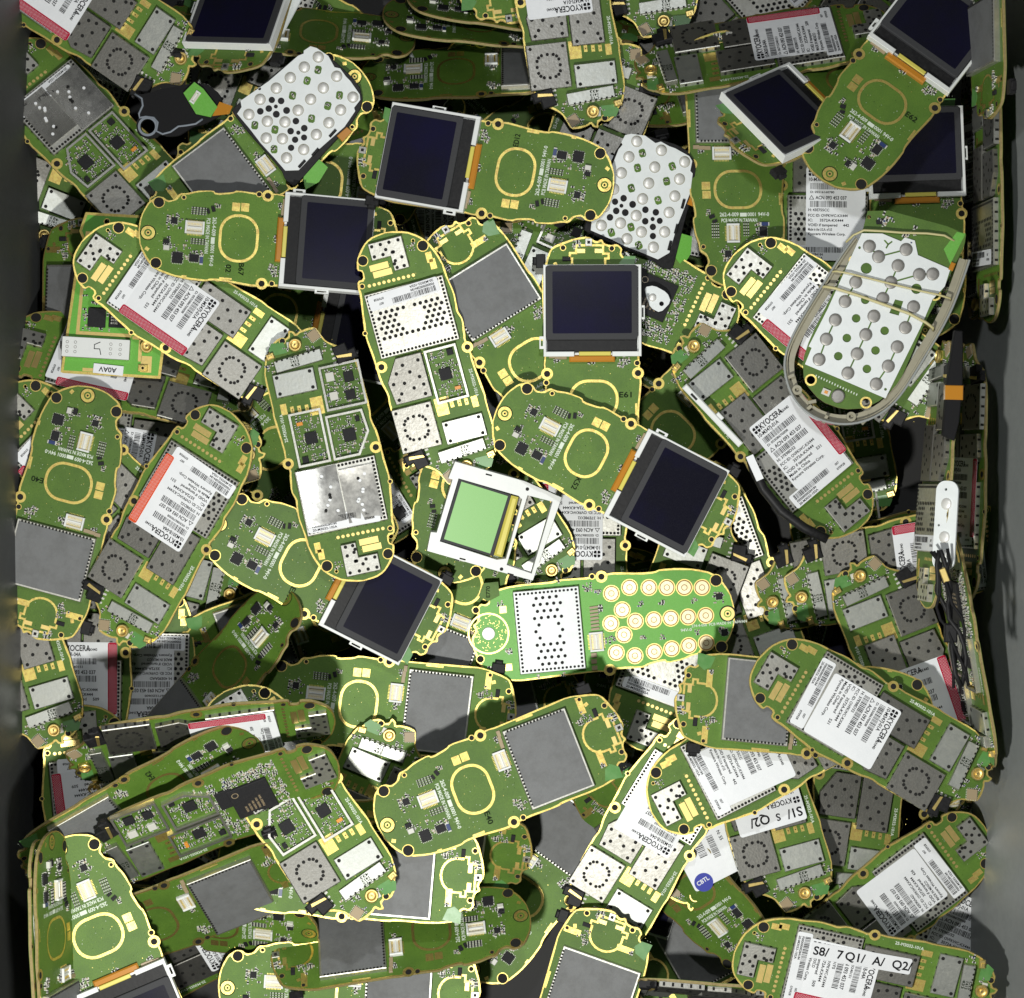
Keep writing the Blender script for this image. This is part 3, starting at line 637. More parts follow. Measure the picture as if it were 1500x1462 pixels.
# ---------------- keypad face (bright board with gold rings)
def make_K():
    root = empty('keypad_circuit_board')
    f = Kp
    KH = [(f(1290, 95), 8), (f(1340, 410), 8), (f(712, 110), 4.6), (f(785, 552), 4.6), (f(665, 112), 3.4), (f(92, 305), 4.5), (f(130, 537), 5)]
    def pan():
        mb = panel(F_OUT, KH, (2, 3), 'solder_mask_bright')
        x, y = f(1360, 250); mb.ring(x, y, .62, 5.6, 10, 'gold_bright'); mb.ring(x, y, .45, 10.2, 12, 'hole'); mb.ring(x, y, .62, 2, 4, 'gold_bright'); mb.disc(x, y, .6, 1.8, 'hole')
        x, y = f(163, 413); mb.ring(x, y, .62, 27.5, 30, 'gold_bright', 36)
        rn = random.Random(2)
        for _ in range(110):
            t, r = rn.uniform(0, 6.28), rn.uniform(13, 26); mb.disc(x + r * math.cos(t), y + r * math.sin(t), .5, .6, 'gold_bright', 6)
        for q in ((228, 295), (275, 568)):
            a, b = f(*q); mb.poly(rect(a, b, 10, 10), .62, 'gold_bright')
        a, b = f(1190, 325); mb.text('274-4-058  PCB MADE IN TAIWAN', a + 2, b, .9, 5.5, 180, 'silk', 80); a, b = f(1130, 350); mb.text('94V-0', a, b, .9, 6, 180, 'silk', 16)
        a, b = f(165, 215); mb.prism([(a - 11, b - 14), (a + 10, b - 14), (a + 19, b + 4), (a + 6, b + 13), (a - 11, b + 6)], .32, .75, 'solder_mask'); mb.text('E770', a + 3, b + 8, .9, 8, -95, 'stamp', 17)
        return mb
    part('Kpan', pan, 'circuit_panel', root)
    for q in ((768,187),(857,153),(955,148),(1045,143),(1133,138),(1222,133),(828,262),(898,312),(990,300),(1075,288),(1162,277),(1250,265),(775,330),(845,380),(812,467),(907,477),(1003,452),(1090,433),(1175,413),(1262,395)):
        a, b = f(*q)
        MB().ring(0, 0, .62, 10.6, 12.2, 'gold_bright', 28).ring(0, 0, .7, 9.3, 10.8, 'copper_line', 28).ring(0, 0, .66, 4.4, 9.7, 'contact_pad', 28).ring(0, 0, .7, 3.5, 4.5, 'copper_line', 20).disc(0, 0, .66, 3.7, 'contact_pad', 16).build('key_contact', root).location = (a * K, b * K, 0)
    a, b = f(163, 413); MB().lathe(a, b, [(9, .3), (9.5, 1.5), (8.6, 2.4), (4, 2.6), (3.4, 2.2), (1.5, 2.2)], 'dome').build('centre_contact', root)
    def small():
        mb = MB()
        for (q, n, s, e) in (((918, 225), 5, 71, 4), ((1018, 215), 5, 72, 4), ((1188, 195), 5, 73, 4), ((945, 388), 5, 74, 4), ((1040, 375), 5, 75, 4), ((1210, 345), 5, 76, 4), ((1310, 175), 14, 77, 7), ((1345, 335), 10, 78, 7), ((645, 165), 14, 79, 6), ((700, 180), 8, 80, 4), ((725, 260), 8, 81, 5), ((790, 400), 6, 82, 3), ((270, 490), 8, 83, 4), ((210, 265), 5, 84, 4), ((200, 555), 8, 85, 8), ((495, 138), 4, 86, 3), ((345, 158), 4, 87, 3), ((555, 585), 4, 88, 3), ((420, 607), 4, 89, 3), ((765, 410), 6, 90, 4)):
            a, b = f(*q); scatter(mb, a - e, b - e, a + e, b + e, n, s)
        for i in range(7):
            a, b = f(683 + i * 2.5, 258 + i * 17); mb.box(a, b, .3, 3, 12, 3.2, 3, 'part_tan')
            a, b = f(678, 250); 
        for q in ((700, 485), (703, 515), (708, 545)):
            a, b = f(*q); mb.box(a, b, .3, 3, 8, 6, 0, 'part_tan')
        return mb
    small().build('surface_components', root)
    a, b = f(708, 420); connector_mb(a, b, 28, 20, 90).build('ribbon_connector', root)
    for q in ((1310, 170), (1350, 340)):
        a, b = f(*q); chip_mb(a, b, 9, 9).build('chip', root)
    pts = P(f, (262, 200), (605, 150), (672, 555), (330, 605)); xs = [p[0] for p in pts]; ys = [p[1] for p in pts]
    r = [(min(xs) + 2, min(ys) + 2), (max(xs) - 2, min(ys) + 2), (max(xs) - 2, max(ys) - 2), (min(xs) + 2, max(ys) - 2)]
    dots = P(f, (390,230),(423,224),(457,220),(490,214),(380,263),(413,257),(447,252),(480,247),(513,243),(401,291),(434,286),(467,282),(500,277),(389,326),(423,320),(457,315),(490,310),(413,355),(511,342),(400,388),(533,370),(423,417),(522,402),(411,452),(444,447),(478,442),(511,437),(544,432),(433,480),(466,475),(499,470),(532,466),(422,513),(455,508),(488,503),(521,499),(554,494),(444,541),(476,536),(509,532),(542,527),(523,307))
    can_mb(r, 8, 'tinned_steel', 'flex_sheet', (4.6, 5.7, 1.9), dots, 2.5).build('shield_can', root)
    return root
# ---------------- white dome sheet on a black carrier
def dome_at(mb, x, y, z, r, m='dome'):
    mb.lathe(x, y, [(r, z), (r * .93, z + 1.2), (r * .75, z + 2.2), (r * .45, z + 2.9), (r * .15, z + 3.1)], m, 16)
def make_W():
    root = empty('keypad_dome_sheet'); f = Wp
    out = P(f, (170,660),(210,600),(200,545),(450,370),(715,140),(765,120),(765,95),(825,55),(880,70),(985,140),(1040,240),(1090,250),(1140,320),(1180,360),(1265,480),(1270,530),(1215,600),(1225,630),(1130,770),(870,1000),(720,1160),(600,1165),(500,1050),(380,920),(280,790))
    holes = [(f(*q), r) for q, r in (((480,535),4.8),((563,543),5),((377,637),5),((453,612),5),((612,628),5.2),((520,662),5.2),((516,593),3),((695,722),5),((770,785),5),((648,812),5),((717,825),3.2),((768,868),4.6),((688,888),4.8),((652,960),4.8),((371,436),2.2))]
    MB().plate(simplify(out, 1), [circ(x, y, r, 14) for (x, y), r in holes], 7, 8, 'flex_sheet', 'kapton').build('dome_sheet', root)
    car = P(f, (140,600),(240,520),(800,60),(960,110),(1260,380),(1300,560),(1180,760),(1060,880),(900,1060),(760,1220),(680,1310),(600,1250),(560,1150),(260,820),(120,640))
    MB().prism(simplify(chaikin(car), 1), -2, 6.5, 'black_plastic', bev=.8).build('carrier', root)
    for q in ((893,265),(795,362),(665,495),(1085,490),(980,585),(835,700),(328,762),(508,800),(500,975)):
        x, y = f(*q); mb = MB(); mb.prism(chaikin(rect(x, y, 12, 10, random.Random(q[0]).uniform(20, 60))), 8.02, 8.3, 'solder_mask'); scatter(mb, x - 2.6, y - 2.6, x + 2.6, y + 2.6, 3, q[0], z=8.3, big=.9); mb.build('circuit_window', root)
    for q in ((895,150),(770,240),(645,335),(520,430),(375,530),(275,665),(1060,320),(940,425),(827,527),(715,625),(597,730),(440,725),(1205,505),(1095,620),(990,735),(878,840),(765,975),(575,880),(430,875),(612,1050)):
        x, y = f(*q); mb = MB(); dome_at(mb, 0, 0, 8, 7.6); mb.ring(0, 0, 8.15, 7.6, 8.4, 'beige_plastic', 18); o = mb.build('key_dome', root, True); o.location = (x * K, y * K, 0)
    MB().prism(P(f, (780, 1120), (870, 1030), (980, 1130), (900, 1260), (780, 1330), (760, 1240)), 1, 2.4, 'solder_mask_bright').build('flex_tail', root)
    MB().prism(P(f, (1060, 850), (1150, 770), (1200, 810), (1110, 905)), 5, 7.5, 'kapton', bev=.8).build('flex_cable', root)
    for q in ((1025, 830), (870, 1000), (750, 1105)):
        x, y = f(*q); MB().box(x, y, 6, 11, 14, 4, 10, 'black_plastic', bev=1.2).build('clip', root)
    return root
# ---------------- keypad phone half in its clear shell
def make_P():
    root = empty('phone_half_shell'); f = Pp
    # shell: open U round the board with thickness, posts
    cl = P(f, (480,185),(400,300),(300,480),(200,650),(110,830),(75,960),(95,1100),(150,1230),(250,1330),(380,1385),(520,1390),(650,1340),(760,1240),(860,1060),(960,880),(1060,690),(1150,380))
    outer = cl; 
    def band(pts, w0, w1):
        L_, R_ = [], []
        for i, p in enumerate(pts):
            a = pts[max(i - 1, 0)]; b = pts[min(i + 1, len(pts) - 1)]; dx, dy = b[0] - a[0], b[1] - a[1]; l = math.hypot(dx, dy)
            n = (-dy / l, dx / l); L_.append((p[0] + n[0] * w0, p[1] + n[1] * w0)); R_.append((p[0] + n[0] * w1, p[1] + n[1] * w1))
        return L_ + R_[::-1]
    def dens(pts):
        o = [pts[0]]
        for a, b in zip(pts[:-1], pts[1:]): o += [(.5 * a[0] + .5 * b[0], .5 * a[1] + .5 * b[1]), b]
        q = [o[0]]
        for i in range(1, len(o) - 1): q.append(tuple((o[i - 1][k] + 2 * o[i][k] + o[i + 1][k]) / 4 for k in (0, 1)))
        return q + [o[-1]]
    cl = dens(dens(cl))
    MB().prism(band(cl, -1.5, 1.5), -12, 12, 'clear_shell', bev=.6).build('clear_rim', root)
    MB().prism(band(cl, 1.5, 14) if True else cl, -12, -2, 'beige_plastic').build('shell_floor', root)
    MB().prism(band(cl, 1.6, 4.5), -2, 6, 'beige_plastic', bev=.4).build('inner_rim', root)
    for q in ((160, 1150), (480, 1340)):
        x, y = f(*q); MB().lathe(x, y, [(7, -3), (7, 8), (3.2, 8), (3.0, 2), (1, 2)], 'beige_plastic', 16).build('screw_post', root)
    for q in ((230, 1270), (330, 1345), (560, 1370), (120, 1060), (680, 1300), (250, 1230)):
        x, y = f(*q); MB().box(x, y, -2, 7, 5, 12, random.Random(q[0]).uniform(0, 90), 'beige_plastic', bev=.5).build('shell_rib', root)
    brd = P(f, (560,-10),(1130,195),(1120,290),(1060,420),(1000,560),(900,760),(830,950),(760,1130),(660,1240),(560,1290),(430,1290),(300,1230),(200,1100),(190,960),(230,820),(330,600),(430,380),(520,170))
    hol = [(f(480, 340), 5.5), (f(955, 590), 6), (f(240, 1090), 6), (f(565, 1255), 6), (f(560, 65), 3)]
    MB().plate(simplify(chaikin(brd), 1), [circ(x, y, r, 16) for (x, y), r in hol], 2, 6, 'solder_mask', 'board_edge').build('circuit_panel', root)
    mb = MB()
    for (x, y), r in hol[:4]: mb.ring(x, y, 6.3, r, r + 2.6, 'gold')
    x, y = f(660, 95); scatter(mb, x - 10, y - 10, x + 10, y + 10, 14, 91, z=6.2, big=1.2); x, y = f(800, 200); scatter(mb, x - 16, y - 8, x + 10, y + 8, 18, 92, z=6.2, big=1.2)
    x, y = f(380, 1130)
    for i in range(16):
        a, b = f(270 + i * 16, 1065 + i * 9); mb.box(a, b, 6.1, 6.6, 3, 1.4, 0, 'silk')
    a, b = f(330, 1175); mb.box(a, b, 6, 9, 9, 12, 0, 'part_light'); mb.box(a, b - 0, 9, 10, 4, 5, 0, 'part_orange')
    mb.build('surface_components', root)
    x, y = f(400, 1205); MB().lathe(x, y, [(9.5, 6), (9.5, 10), (8, 11), (3, 11.2)], 'flat_dome').build('microphone', root)
    MB().prism(P(f, (630, 85), (650, 80), (655, 120), (605, 115), (600, 90)), 6, 8.5, 'chip').build('chip', root)
    a, b = f(1090, 235); MB().prism(P(f, (1075, 195), (1125, 210), (1040, 400), (1000, 300)), 6.1, 7, 'solder_mask_bright').build('flex_tail', root)
    a, b = f(1050, 415); MB().box(a, b, 4, 9, 12, 7, 0, 'kapton', bev=1).build('flex_cable', root)
    out = P(f, (520,168),(640,178),(750,235),(770,212),(830,235),(850,330),(1040,432),(1010,540),(940,620),(880,780),(720,1140),(678,1235),(440,1110),(203,988),(240,885),(222,875),(330,640),(430,390))
    win = [(f(*q), r) for q, r in (((550, 395), 8), ((845, 545), 7.5), ((548, 597), 6.2), ((497, 712), 6.2), ((445, 835), 6.2), ((397, 948), 6.2), ((665, 802), 6.2), ((614, 925), 6.2), ((566, 1040), 6.2), ((508, 260), 2), ((677, 1177), 2))]
    MB().plate(simplify(out, 1), [circ(x, y, r, 14) for (x, y), r in win] + [P(f, (722, 605), (770, 620), (745, 710), (690, 690))], 7, 8, 'flex_sheet', 'kapton').build('dome_sheet', root)
    def trace(*q): MB().loopstrip(P(f, *q), 2.2, 8.25, 'solder_mask', closed=False).build('trace_window', root)
    trace((375, 715), (325, 835), (285, 960)); trace((600, 705), (555, 820), (505, 940), (455, 1060)); trace((565, 255), (620, 325), (780, 290)); trace((735, 390), (695, 495), (650, 595)); trace((695, 495), (860, 455), (940, 455)); trace((830, 660), (785, 790)); trace((740, 910), (690, 1030), (620, 1140)); trace((490, 480), (430, 600))
    trace((675, 250), (655, 225)); trace((675, 250), (695, 235)); trace((675, 250), (665, 270))
    for q in ((565,255),(620,325),(780,290),(735,390),(490,480),(695,495),(860,455),(938,457),(430,600),(650,595),(830,660),(375,715),(600,705),(785,790),(325,835),(555,820),(740,910),(285,963),(507,940),(690,1030),(455,1060),(622,1140)):
        x, y = f(*q); MB().lathe(0, 0, [(9.3, 8.2), (9.3, 8.9), (8.6, 9.4), (5, 9.7), (1, 9.8)], 'flat_dome', 20).build('key_dome', root, True).location = (x * K, y * K, 0)
    return root
# ---------------- green display in its white double frame
def make_G():
    root = empty('green_display_frame')
    s = 1 / 6.0; a = math.radians(14.5)
    def f(x, y):
        x, y = (x - 880) * s, -(y - 620) * s
        return (x * math.cos(-a) - y * math.sin(-a) if False else x * math.cos(a) - y * math.sin(a), x * math.sin(a) + y * math.cos(a))
    fr = P(f, (520,98),(1110,265),(1425,405),(1190,1120),(900,1040),(290,860),(320,700),(370,705),(500,250),(465,240))
    w1 = P(f, (550,240),(1060,390),(1090,420),(960,930),(880,940),(395,780)); w2 = P(f, (1135,385),(1350,440),(1180,1060),(965,985))
    MB().plate(fr, [w1, w2], 0, 15, 'white_plastic', 'white_plastic').build('white_frame', root)
    MB().prism(P(f, (555,245),(1000,385),(850,915),(400,780)), 4, 12, 'bezel', bev=.5).build('display_bezel', root)
    MB().prism(P(f, (575,270),(970,395),(825,888),(432,762)), 12.02, 12.4, 'lcd_green').build('display_glass', root)
    MB().prism(P(f, (1000,392),(1062,408),(930,925),(858,905)), 5, 12.5, 'yellow_tape', bev=3).build('flex_cable', root)
    for q in ((805, 210), (590, 932), (1000, 1065)):
        x, y = f(*q); MB().box(x, y, 15, 15.2, 9, 2.2, 0, 'hole').build('frame_slot', root)
    for q in ((1133, 332), (922, 1020)):
        x, y = f(*q); MB().disc(x, y, 15.25, 2.6, 'hole', 12).build('frame_hole', root)
    return root
# ---------------- other model: narrow board with open shield wall
def make_X():
    root = empty('radio_circuit_board')
    out = [(-85, -150), (62, -150), (66, -90), (60, -40), (60, 88), (-62, 88), (-70, 60), (-60, 40), (-60, 20), (-72, 8)]
    mb = MB().plate(out, [circ(-30, 76, 4), circ(30, 66, 5)], -4, 0, 'gold', 'board_edge'); mb.plate(inset(out, 4), [circ(-30, 76, 5), circ(30, 66, 6)], 0, .3, 'solder_mask_bright', 'solder_mask')
    mb.loopstrip([(-66, -92), (16, -92), (16, 60), (-60, 60)], 5, .62, 'gold_bright'); mb.poly(rect(40, -130, 16, 24), .62, 'gold_bright'); mb.poly(rect(-40, -143, 26, 5), .62, 'gold_bright'); mb.loopstrip([(20, -92), (56, -92)], 5, .62, 'gold_bright', closed=False); mb.loopstrip([(30, -94), (30, -124)], 5, .62, 'gold_bright', closed=False)
    mb.build('circuit_panel', root)
    mb = MB(); scatter(mb, -58, -84, 10, 54, 190, 101); scatter(mb, 22, -60, 50, -30, 14, 102); mb.build('surface_components', root)
    MB().box(-36, -66, .3, 4, 26, 28, 0, 'chip', bev=.5).build('processor_chip', root)
    mb = MB().box(-6, -66, .3, 4, 24, 26, 0, 'chip', bev=.5)
    for i in range(5): mb.text('8132', -15, -74 + i * 4.4, 4.2, 3.6, 0, 'part_light', 10)
    mb.text('C2', 0, -62, 4.2, 6, 0, 'part_light'); mb.build('memory_chip', root)
    mb = MB().prism(rrect(-84, -126, 16, -96, 1.5, 2), .3, 9, 'tinned_steel', 'white_plastic', .6)
    for i in range(3):
        for x in (-76, -64, -12, 2): mb.ring(x, -104 - i * 7, 9.2, 1.6, 2.3, 'dark_steel', 10)
    mb.loopstrip([(-28, -102), (-36, -106), (-36, -112), (-28, -112), (-26, -120)], 1.1, 9.3, 'ink', closed=False); mb.build('shield_can', root)
    mb = MB().box(-10, -140, .3, 3, 44, 14, 0, 'paper'); mb.text('A0AV', 2, -137, 3.3, 10, 180, 'ink', 26); mb.logo = None; mb.build('sticker', root)
    coax = coax_mb(40, -104); coax.build('antenna_socket', root)
    MB().box(36, -136, .3, 4, 14, 10, 0, 'gold', bev=.5).lathe(36, -136, [(4, 4), (4, 6), (2, 6), (2, 4)], 'gold_bright', 12).build('antenna_switch', root)
    return root

# ---------------- loose bits
def make_gasket():
    root = empty('rubber_gasket')
    f = lambda x, y: ((x - 1075) / 4.3, -(y - 710) / 4.3)
    out = chaikin(P(f, (850,590),(905,600),(1050,560),(1290,520),(1400,600),(1420,720),(1290,790),(1230,800),(1180,830),(1130,860),(1060,865),(1010,850),(990,870),(930,880),(870,850),(860,780),(885,730),(900,660)))
    x, y = f(935, 800); MB().plate(simplify(out, 1), [circ(x, y, 11, 16)], 0, 9, 'rubber', 'rubber').build('gasket_body', root)
    MB().tube([(*f(*q), 9.5) for q in ((855,595),(900,625),(905,670),(880,720),(885,745),(925,738),(975,745),(1000,775),(990,830),(1030,848),(1080,835),(1130,800),(1180,795),(1240,785),(1285,755))], 1.6, 'rubber_edge').build('raised_bead', root, True)
    MB().lathe(x, y, [(15, 8), (15, 12), (11.5, 12), (11.5, 8)], 'rubber', 18).build('seal_ring', root) if False else MB().ring(x, y, 9.3, 11, 14.5, 'rubber_edge').build('seal_ring', root)
    return root
def make_minflex():
    root = empty('flex_connector_board')
    MB().prism([(-22, 8), (-8, 26), (6, 18), (30, -6), (22, -22), (0, -20)], 0, 4, 'solder_mask_bright').build('circuit_panel', root)
    connector_mb(-4, 4, 20, 8, 62).build('ribbon_connector', root)
    MB().prism([(24, -20), (48, -14), (52, -2), (32, 2)], 0, 2.4, 'kapton').build('flex_cable', root)
    return root
def make_padstrip(n=3):
    root = empty('key_flex_strip')
    MB().plate(rrect(-62, -17, 62, 17, 14, 6), [circ(50, 2, 2, 10), circ(0, 10, 1.8, 10)], 0, 3, 'flex_sheet', 'flex_sheet').build('flex_sheet', root)
    for x in ((-42, -16, 30) if n == 3 else (-40, -10)):
        mb = MB(); dome_at(mb, 0, 0, 3, 8.5); mb.build('key_dome', root, True).location = (x * K, 0, 0)
    return root
def make_bar():
    root = empty('white_plastic_strip')
    MB().box(0, 0, 0, 12, 118, 9, 0, 'white_plastic', bev=1.5).build('strip', root)
    MB().box(8, 6, 2, 10, 12, 8, 0, 'white_plastic', bev=1).build('clip', root)
    MB().box(-38, -1, 12, 13.5, 12, 3, 0, 'hole').build('slot', root)
    return root
def make_band():
    root = empty('black_plastic_trim')
    MB().tube([(-70, 14, 4), (-50, 4, 5), (-20, -4, 6), (20, -6, 6), (60, 2, 5), (95, 16, 4)], 7, 'black_plastic', 10).build('trim_body', root, True)
    MB().box(-52, 7, 10, 12.5, 38, 11, -18, 'paper').build('silver_tag', root)
    return root
def make_foam():
    root = empty('foam_strip')
    MB().prism([(-76, -8), (-50, -12), (0, -12), (50, -8), (76, -5), (76, 6), (0, 10), (-70, 9)], 0, 14, 'rubber', bev=1.5).build('foam_body', root)
    MB().box(-10, -1, 2, 15, 20, 25, 4, 'kapton', bev=1).build('adhesive_tape', root)
    return root
def make_seal():
    root = empty('paper_label')
    MB().prism(rrect(-48, -38, 48, 38, 4), 0, .5, 'paper').build('sticker', root)
    mb = MB(); barcode(mb, -20, 30, .8, 30, 12, 3); barcode(mb, 0, 26, .8, 34, 10, 4); mb.text('N: 55', 18, 28, .8, 7, -90, 'ink'); mb.build('printing', root)
    mb = MB().disc(-30, -34, .9, 14, 'blue_ink', 28); mb.text('CBTL', -40, -36, 1.2, 9, 8, 'paper', 20); mb.build('round_seal', root)
    return root
def make_cables():
    root = empty('cable_bundle'); rn = random.Random(8)
    for k in range(5):
        pts = [(-95 + i * 19, 6 * math.sin(i * 1.1 + k * 2) + k * 4 - 8 + rn.uniform(-3, 3), 6 + 5 * math.sin(i * .8 + k) + k * 2) for i in range(11)]
        MB().tube(pts, 2.2 + (k % 2), 'black_plastic' if k % 2 else 'rubber').build('cable', root, True)
    MB().box(-60, 2, 4, 14, 20, 9, 10, 'gold_bright', bev=1).build('contact_clip', root)
    MB().box(20, -4, 2, 14, 26, 18, -12, 'black_plastic', bev=2).build('plug_housing', root)
    return root
def make_tab():
    root = empty('metal_contact_tab')
    MB().plate(chaikin([(-14, -12), (8, -16), (16, -4), (14, 18), (4, 28), (-6, 18), (-16, 4)]), [circ(-2, -6, 3.5, 12)], 0, 2, 'flex_sheet', 'flex_sheet').build('tab', root)
    mb = MB(); dome_at(mb, -2, 10, 2, 6); mb.build('key_dome', root, True)
    return root
# ------------------------------------------------------------------ the bin
def tag(o, label=None, cat=None, group=None, kind=None):
    if label: o['label'] = label
    if cat: o['category'] = cat
    if group: o['group'] = group
    if kind: o['kind'] = kind
    return o
def px(x, z): return (x - 750) * K * (ZC - z) / DIST
def py(y, z): return -(y - 731) * K * (ZC - z) / DIST
def build_bin():
    root = empty('storage_bin'); tag(root, 'dark grey plastic bin whose side walls hold the heap of circuit boards', 'bin')
    S = 100
    xL, xR, yT, yB = px(18, 2.5), px(1446, 2.5), 8.6, -8.6
    def wall(name, a, b, nx, ny, lean=0.6, mt='bin_plastic_shaded'):
        # tall wall, leaning outwards, slightly wavy, with real thickness
        vs, fs = [], []; U, V = 30, 16; pass
        for side in (0, 1):
            for i in range(U + 1):
                for j in range(V + 1):
                    t, h = i / U, j / V
                    wv = 0.03 * math.sin(t * 7 + h * 2) * h
                    o = h * lean + wv + side * 0.35
                    x = a[0] + (b[0] - a[0]) * t + nx * o; y = a[1] + (b[1] - a[1]) * t + ny * o
                    vs.append((x * S, y * S, (-0.3 + h * 9.0) * S))
        q = (U + 1) * (V + 1)
        for i in range(U):
            for j in range(V):
                k = i * (V + 1) + j; fs.append((k, k + 1, k + V + 2, k + V + 1)); k += q; fs.append((k, k + V + 1, k + V + 2, k + 1))
        for i in range(U):
            k = i * (V + 1) + V; fs.append((k, k + V + 1, k + V + 1 + q, k + q))
        MB().add(vs, fs, mt).build('bin_wall', root, True)
    wall('l', (xL, yB), (xL, yT), -1, 0); wall('r', (xR, yB), (xR, yT), 1, 0, 1.9, 'bin_plastic_lit')
    wall('t', (xL - .5, yT), (xR + .5, yT), 0, 1); wall('b', (xL - .5, yB), (xR + .5, yB), 0, -1)
    MB().prism([((xL - .4) * S, (yB - .4) * S), ((xR + .4) * S, (yB - .4) * S), ((xR + .4) * S, (yT + .4) * S), ((xL - .4) * S, (yT + .4) * S)], -50, -30, 'bin_floor').build('bin_floor', root)
    return xL, xR
XL, XR = build_bin()

# ------------------------------------------------------------------ settling the heap
CELL = 0.08; GX, GY = 260, 260
H = np.zeros((GX, GY)) 
def cells(x, y):
    return np.clip(((x + GX * CELL / 2) / CELL).astype(int), 0, GX - 1), np.clip(((y + GY * CELL / 2) / CELL).astype(int), 0, GY - 1)
def inside(px_, py_, poly):
    r = np.zeros(px_.shape, bool); n = len(poly); j = n - 1
    for i in range(n):
        xi, yi = poly[i]; xj, yj = poly[j]
        c = ((yi > py_) != (yj > py_)) & (px_ < (xj - xi) * (py_ - yi) / (yj - yi + 1e-12) + xi); r ^= c; j = i
    return r
def samples(poly, tops, base_top, bottom):
    xs = [p[0] for p in poly]; ys = [p[1] for p in poly]
    gx, gy = np.meshgrid(np.arange(min(xs), max(xs) + 3, 6.0), np.arange(min(ys), max(ys) + 3, 6.0)); gx = gx.ravel(); gy = gy.ravel()
    k = inside(gx, gy, poly); gx, gy = gx[k], gy[k]
    t = np.full(gx.shape, float(base_top))
    for (x0, y0, x1, y1, h) in tops: t[(gx > x0) & (gx < x1) & (gy > y0) & (gy < y1)] = h
    return gx * K, gy * K, np.full(gx.shape, bottom * K), t * K
SH = {'F': samples(F_OUT, [(60, -70, 170, 70, 9.5)], 3, -11), 'FL': samples(F_OUT, [(10, -72, 146, 72, 18)], 3, -11),
      'B': samples(B_OUT, [(-112, -62, 155, 64, 10)], 3, -11), 'K': samples(F_OUT, [(60, -70, 170, 70, 9)], 2, -11),
      'W': samples([(-75, -50), (75, -50), (75, 65), (-75, 65)], [], 11, -3), 'P': samples([(-140, -75), (150, -75), (150, 75), (-140, 75)], [], 12, -13),
      'G': samples([(-90, -65), (90, -65), (90, 65), (-90, 65)], [], 15, 0), 'Z1': samples([(-50, -35), (75, -35), (75, 35), (-50, 35)], [], 9, 0), 'Z2': samples([(-25, -22), (50, -22), (50, 22), (-25, 22)], [], 5, 0), 'Z3': samples([(-62, -17), (62, -17), (62, 17), (-62, 17)], [], 5, 0), 'Z4': samples([(-60, -8), (60, -8), (60, 10), (-60, 10)], [], 12, 0), 'Z5': samples([(-70, -12), (95, -12), (95, 18), (-70, 18)], [], 12, 0), 'Z6': samples([(-76, -12), (76, -12), (76, 10), (-76, 10)], [], 16, 0), 'Z7': samples([(-48, -38), (48, -38), (48, 38), (-48, 38)], [], 1, 0), 'Z9': samples([(-95, -16), (95, -16), (95, 18), (-95, 18)], [], 14, 0), 'Z8': samples([(-14, -14), (14, -14), (14, 26), (-14, 26)], [], 3, 0), 'X': samples([(-80, -150), (60, -150), (60, 88), (-80, 88)], [], 9, -5)}
def rot(yaw, pitch, roll): return Matrix.Rotation(yaw, 3, 'Z') @ Matrix.Rotation(-pitch, 3, 'Y') @ Matrix.Rotation(roll, 3, 'X')
def settle(shape, cx, cy, yaw, pitch, roll, sink=0.0):
    gx, gy, zb, zt = SH[shape]
    best = None
    if pitch is None:
        cand = [(p, r) for p in (-7, -4, -2, 0, 2, 4, 7) for r in (-8, -5, -2.5, 0, 2.5, 5, 8)]
    else: cand = [(pitch, roll)]
    for p, r in cand:
        R = np.array(rot(yaw, math.radians(p), math.radians(r)))
        Bm = np.stack([gx, gy, zb]); Tm = np.stack([gx, gy, zt]); b = R @ Bm; t = R @ Tm
        z0 = 3.0
        for _ in range(3):
            ox, oy = px(cx, z0), py(cy, z0)
            i, j = cells(b[0] + ox, b[1] + oy)
            need = H[i, j] - b[2]; q = max(2, int(len(need) * (.02 if max(abs(p), abs(r)) < 18 else (.13 if abs(r) < 60 else .04)))); z0 = float(np.partition(need, -q)[-q])
        sc_ = z0 + 0.012 * (abs(p) + abs(r)) * .3
        if best is None or sc_ < best[0]: best = (sc_, z0, p, r, ox, oy, b, t)
    _, z0, p, r, ox, oy, b, t = best
    z0 -= sink
    ox, oy = px(cx, z0), py(cy, z0)
    i, j = cells(t[0] + ox, t[1] + oy); np.maximum.at(H, (i, j), t[2] + z0)
    i, j = cells(b[0] + ox, b[1] + oy); np.maximum.at(H, (i, j), b[2] + z0)
    return (ox, oy, z0), rot(yaw, math.radians(p), math.radians(r))
children = {}
def copy_tree(o, parent=None):
    c = o.copy(); sc.collection.objects.link(c); c.parent = parent
    for ch in o.children: copy_tree(ch, c)
    return c
PROTO = {}; MAKE = {}
def proto(key):
    if key not in PROTO: PROTO[key] = MAKE[key]()
    return PROTO[key]
LCD = lambda s, s2='': (lambda: make_F('lcd', s, s2))
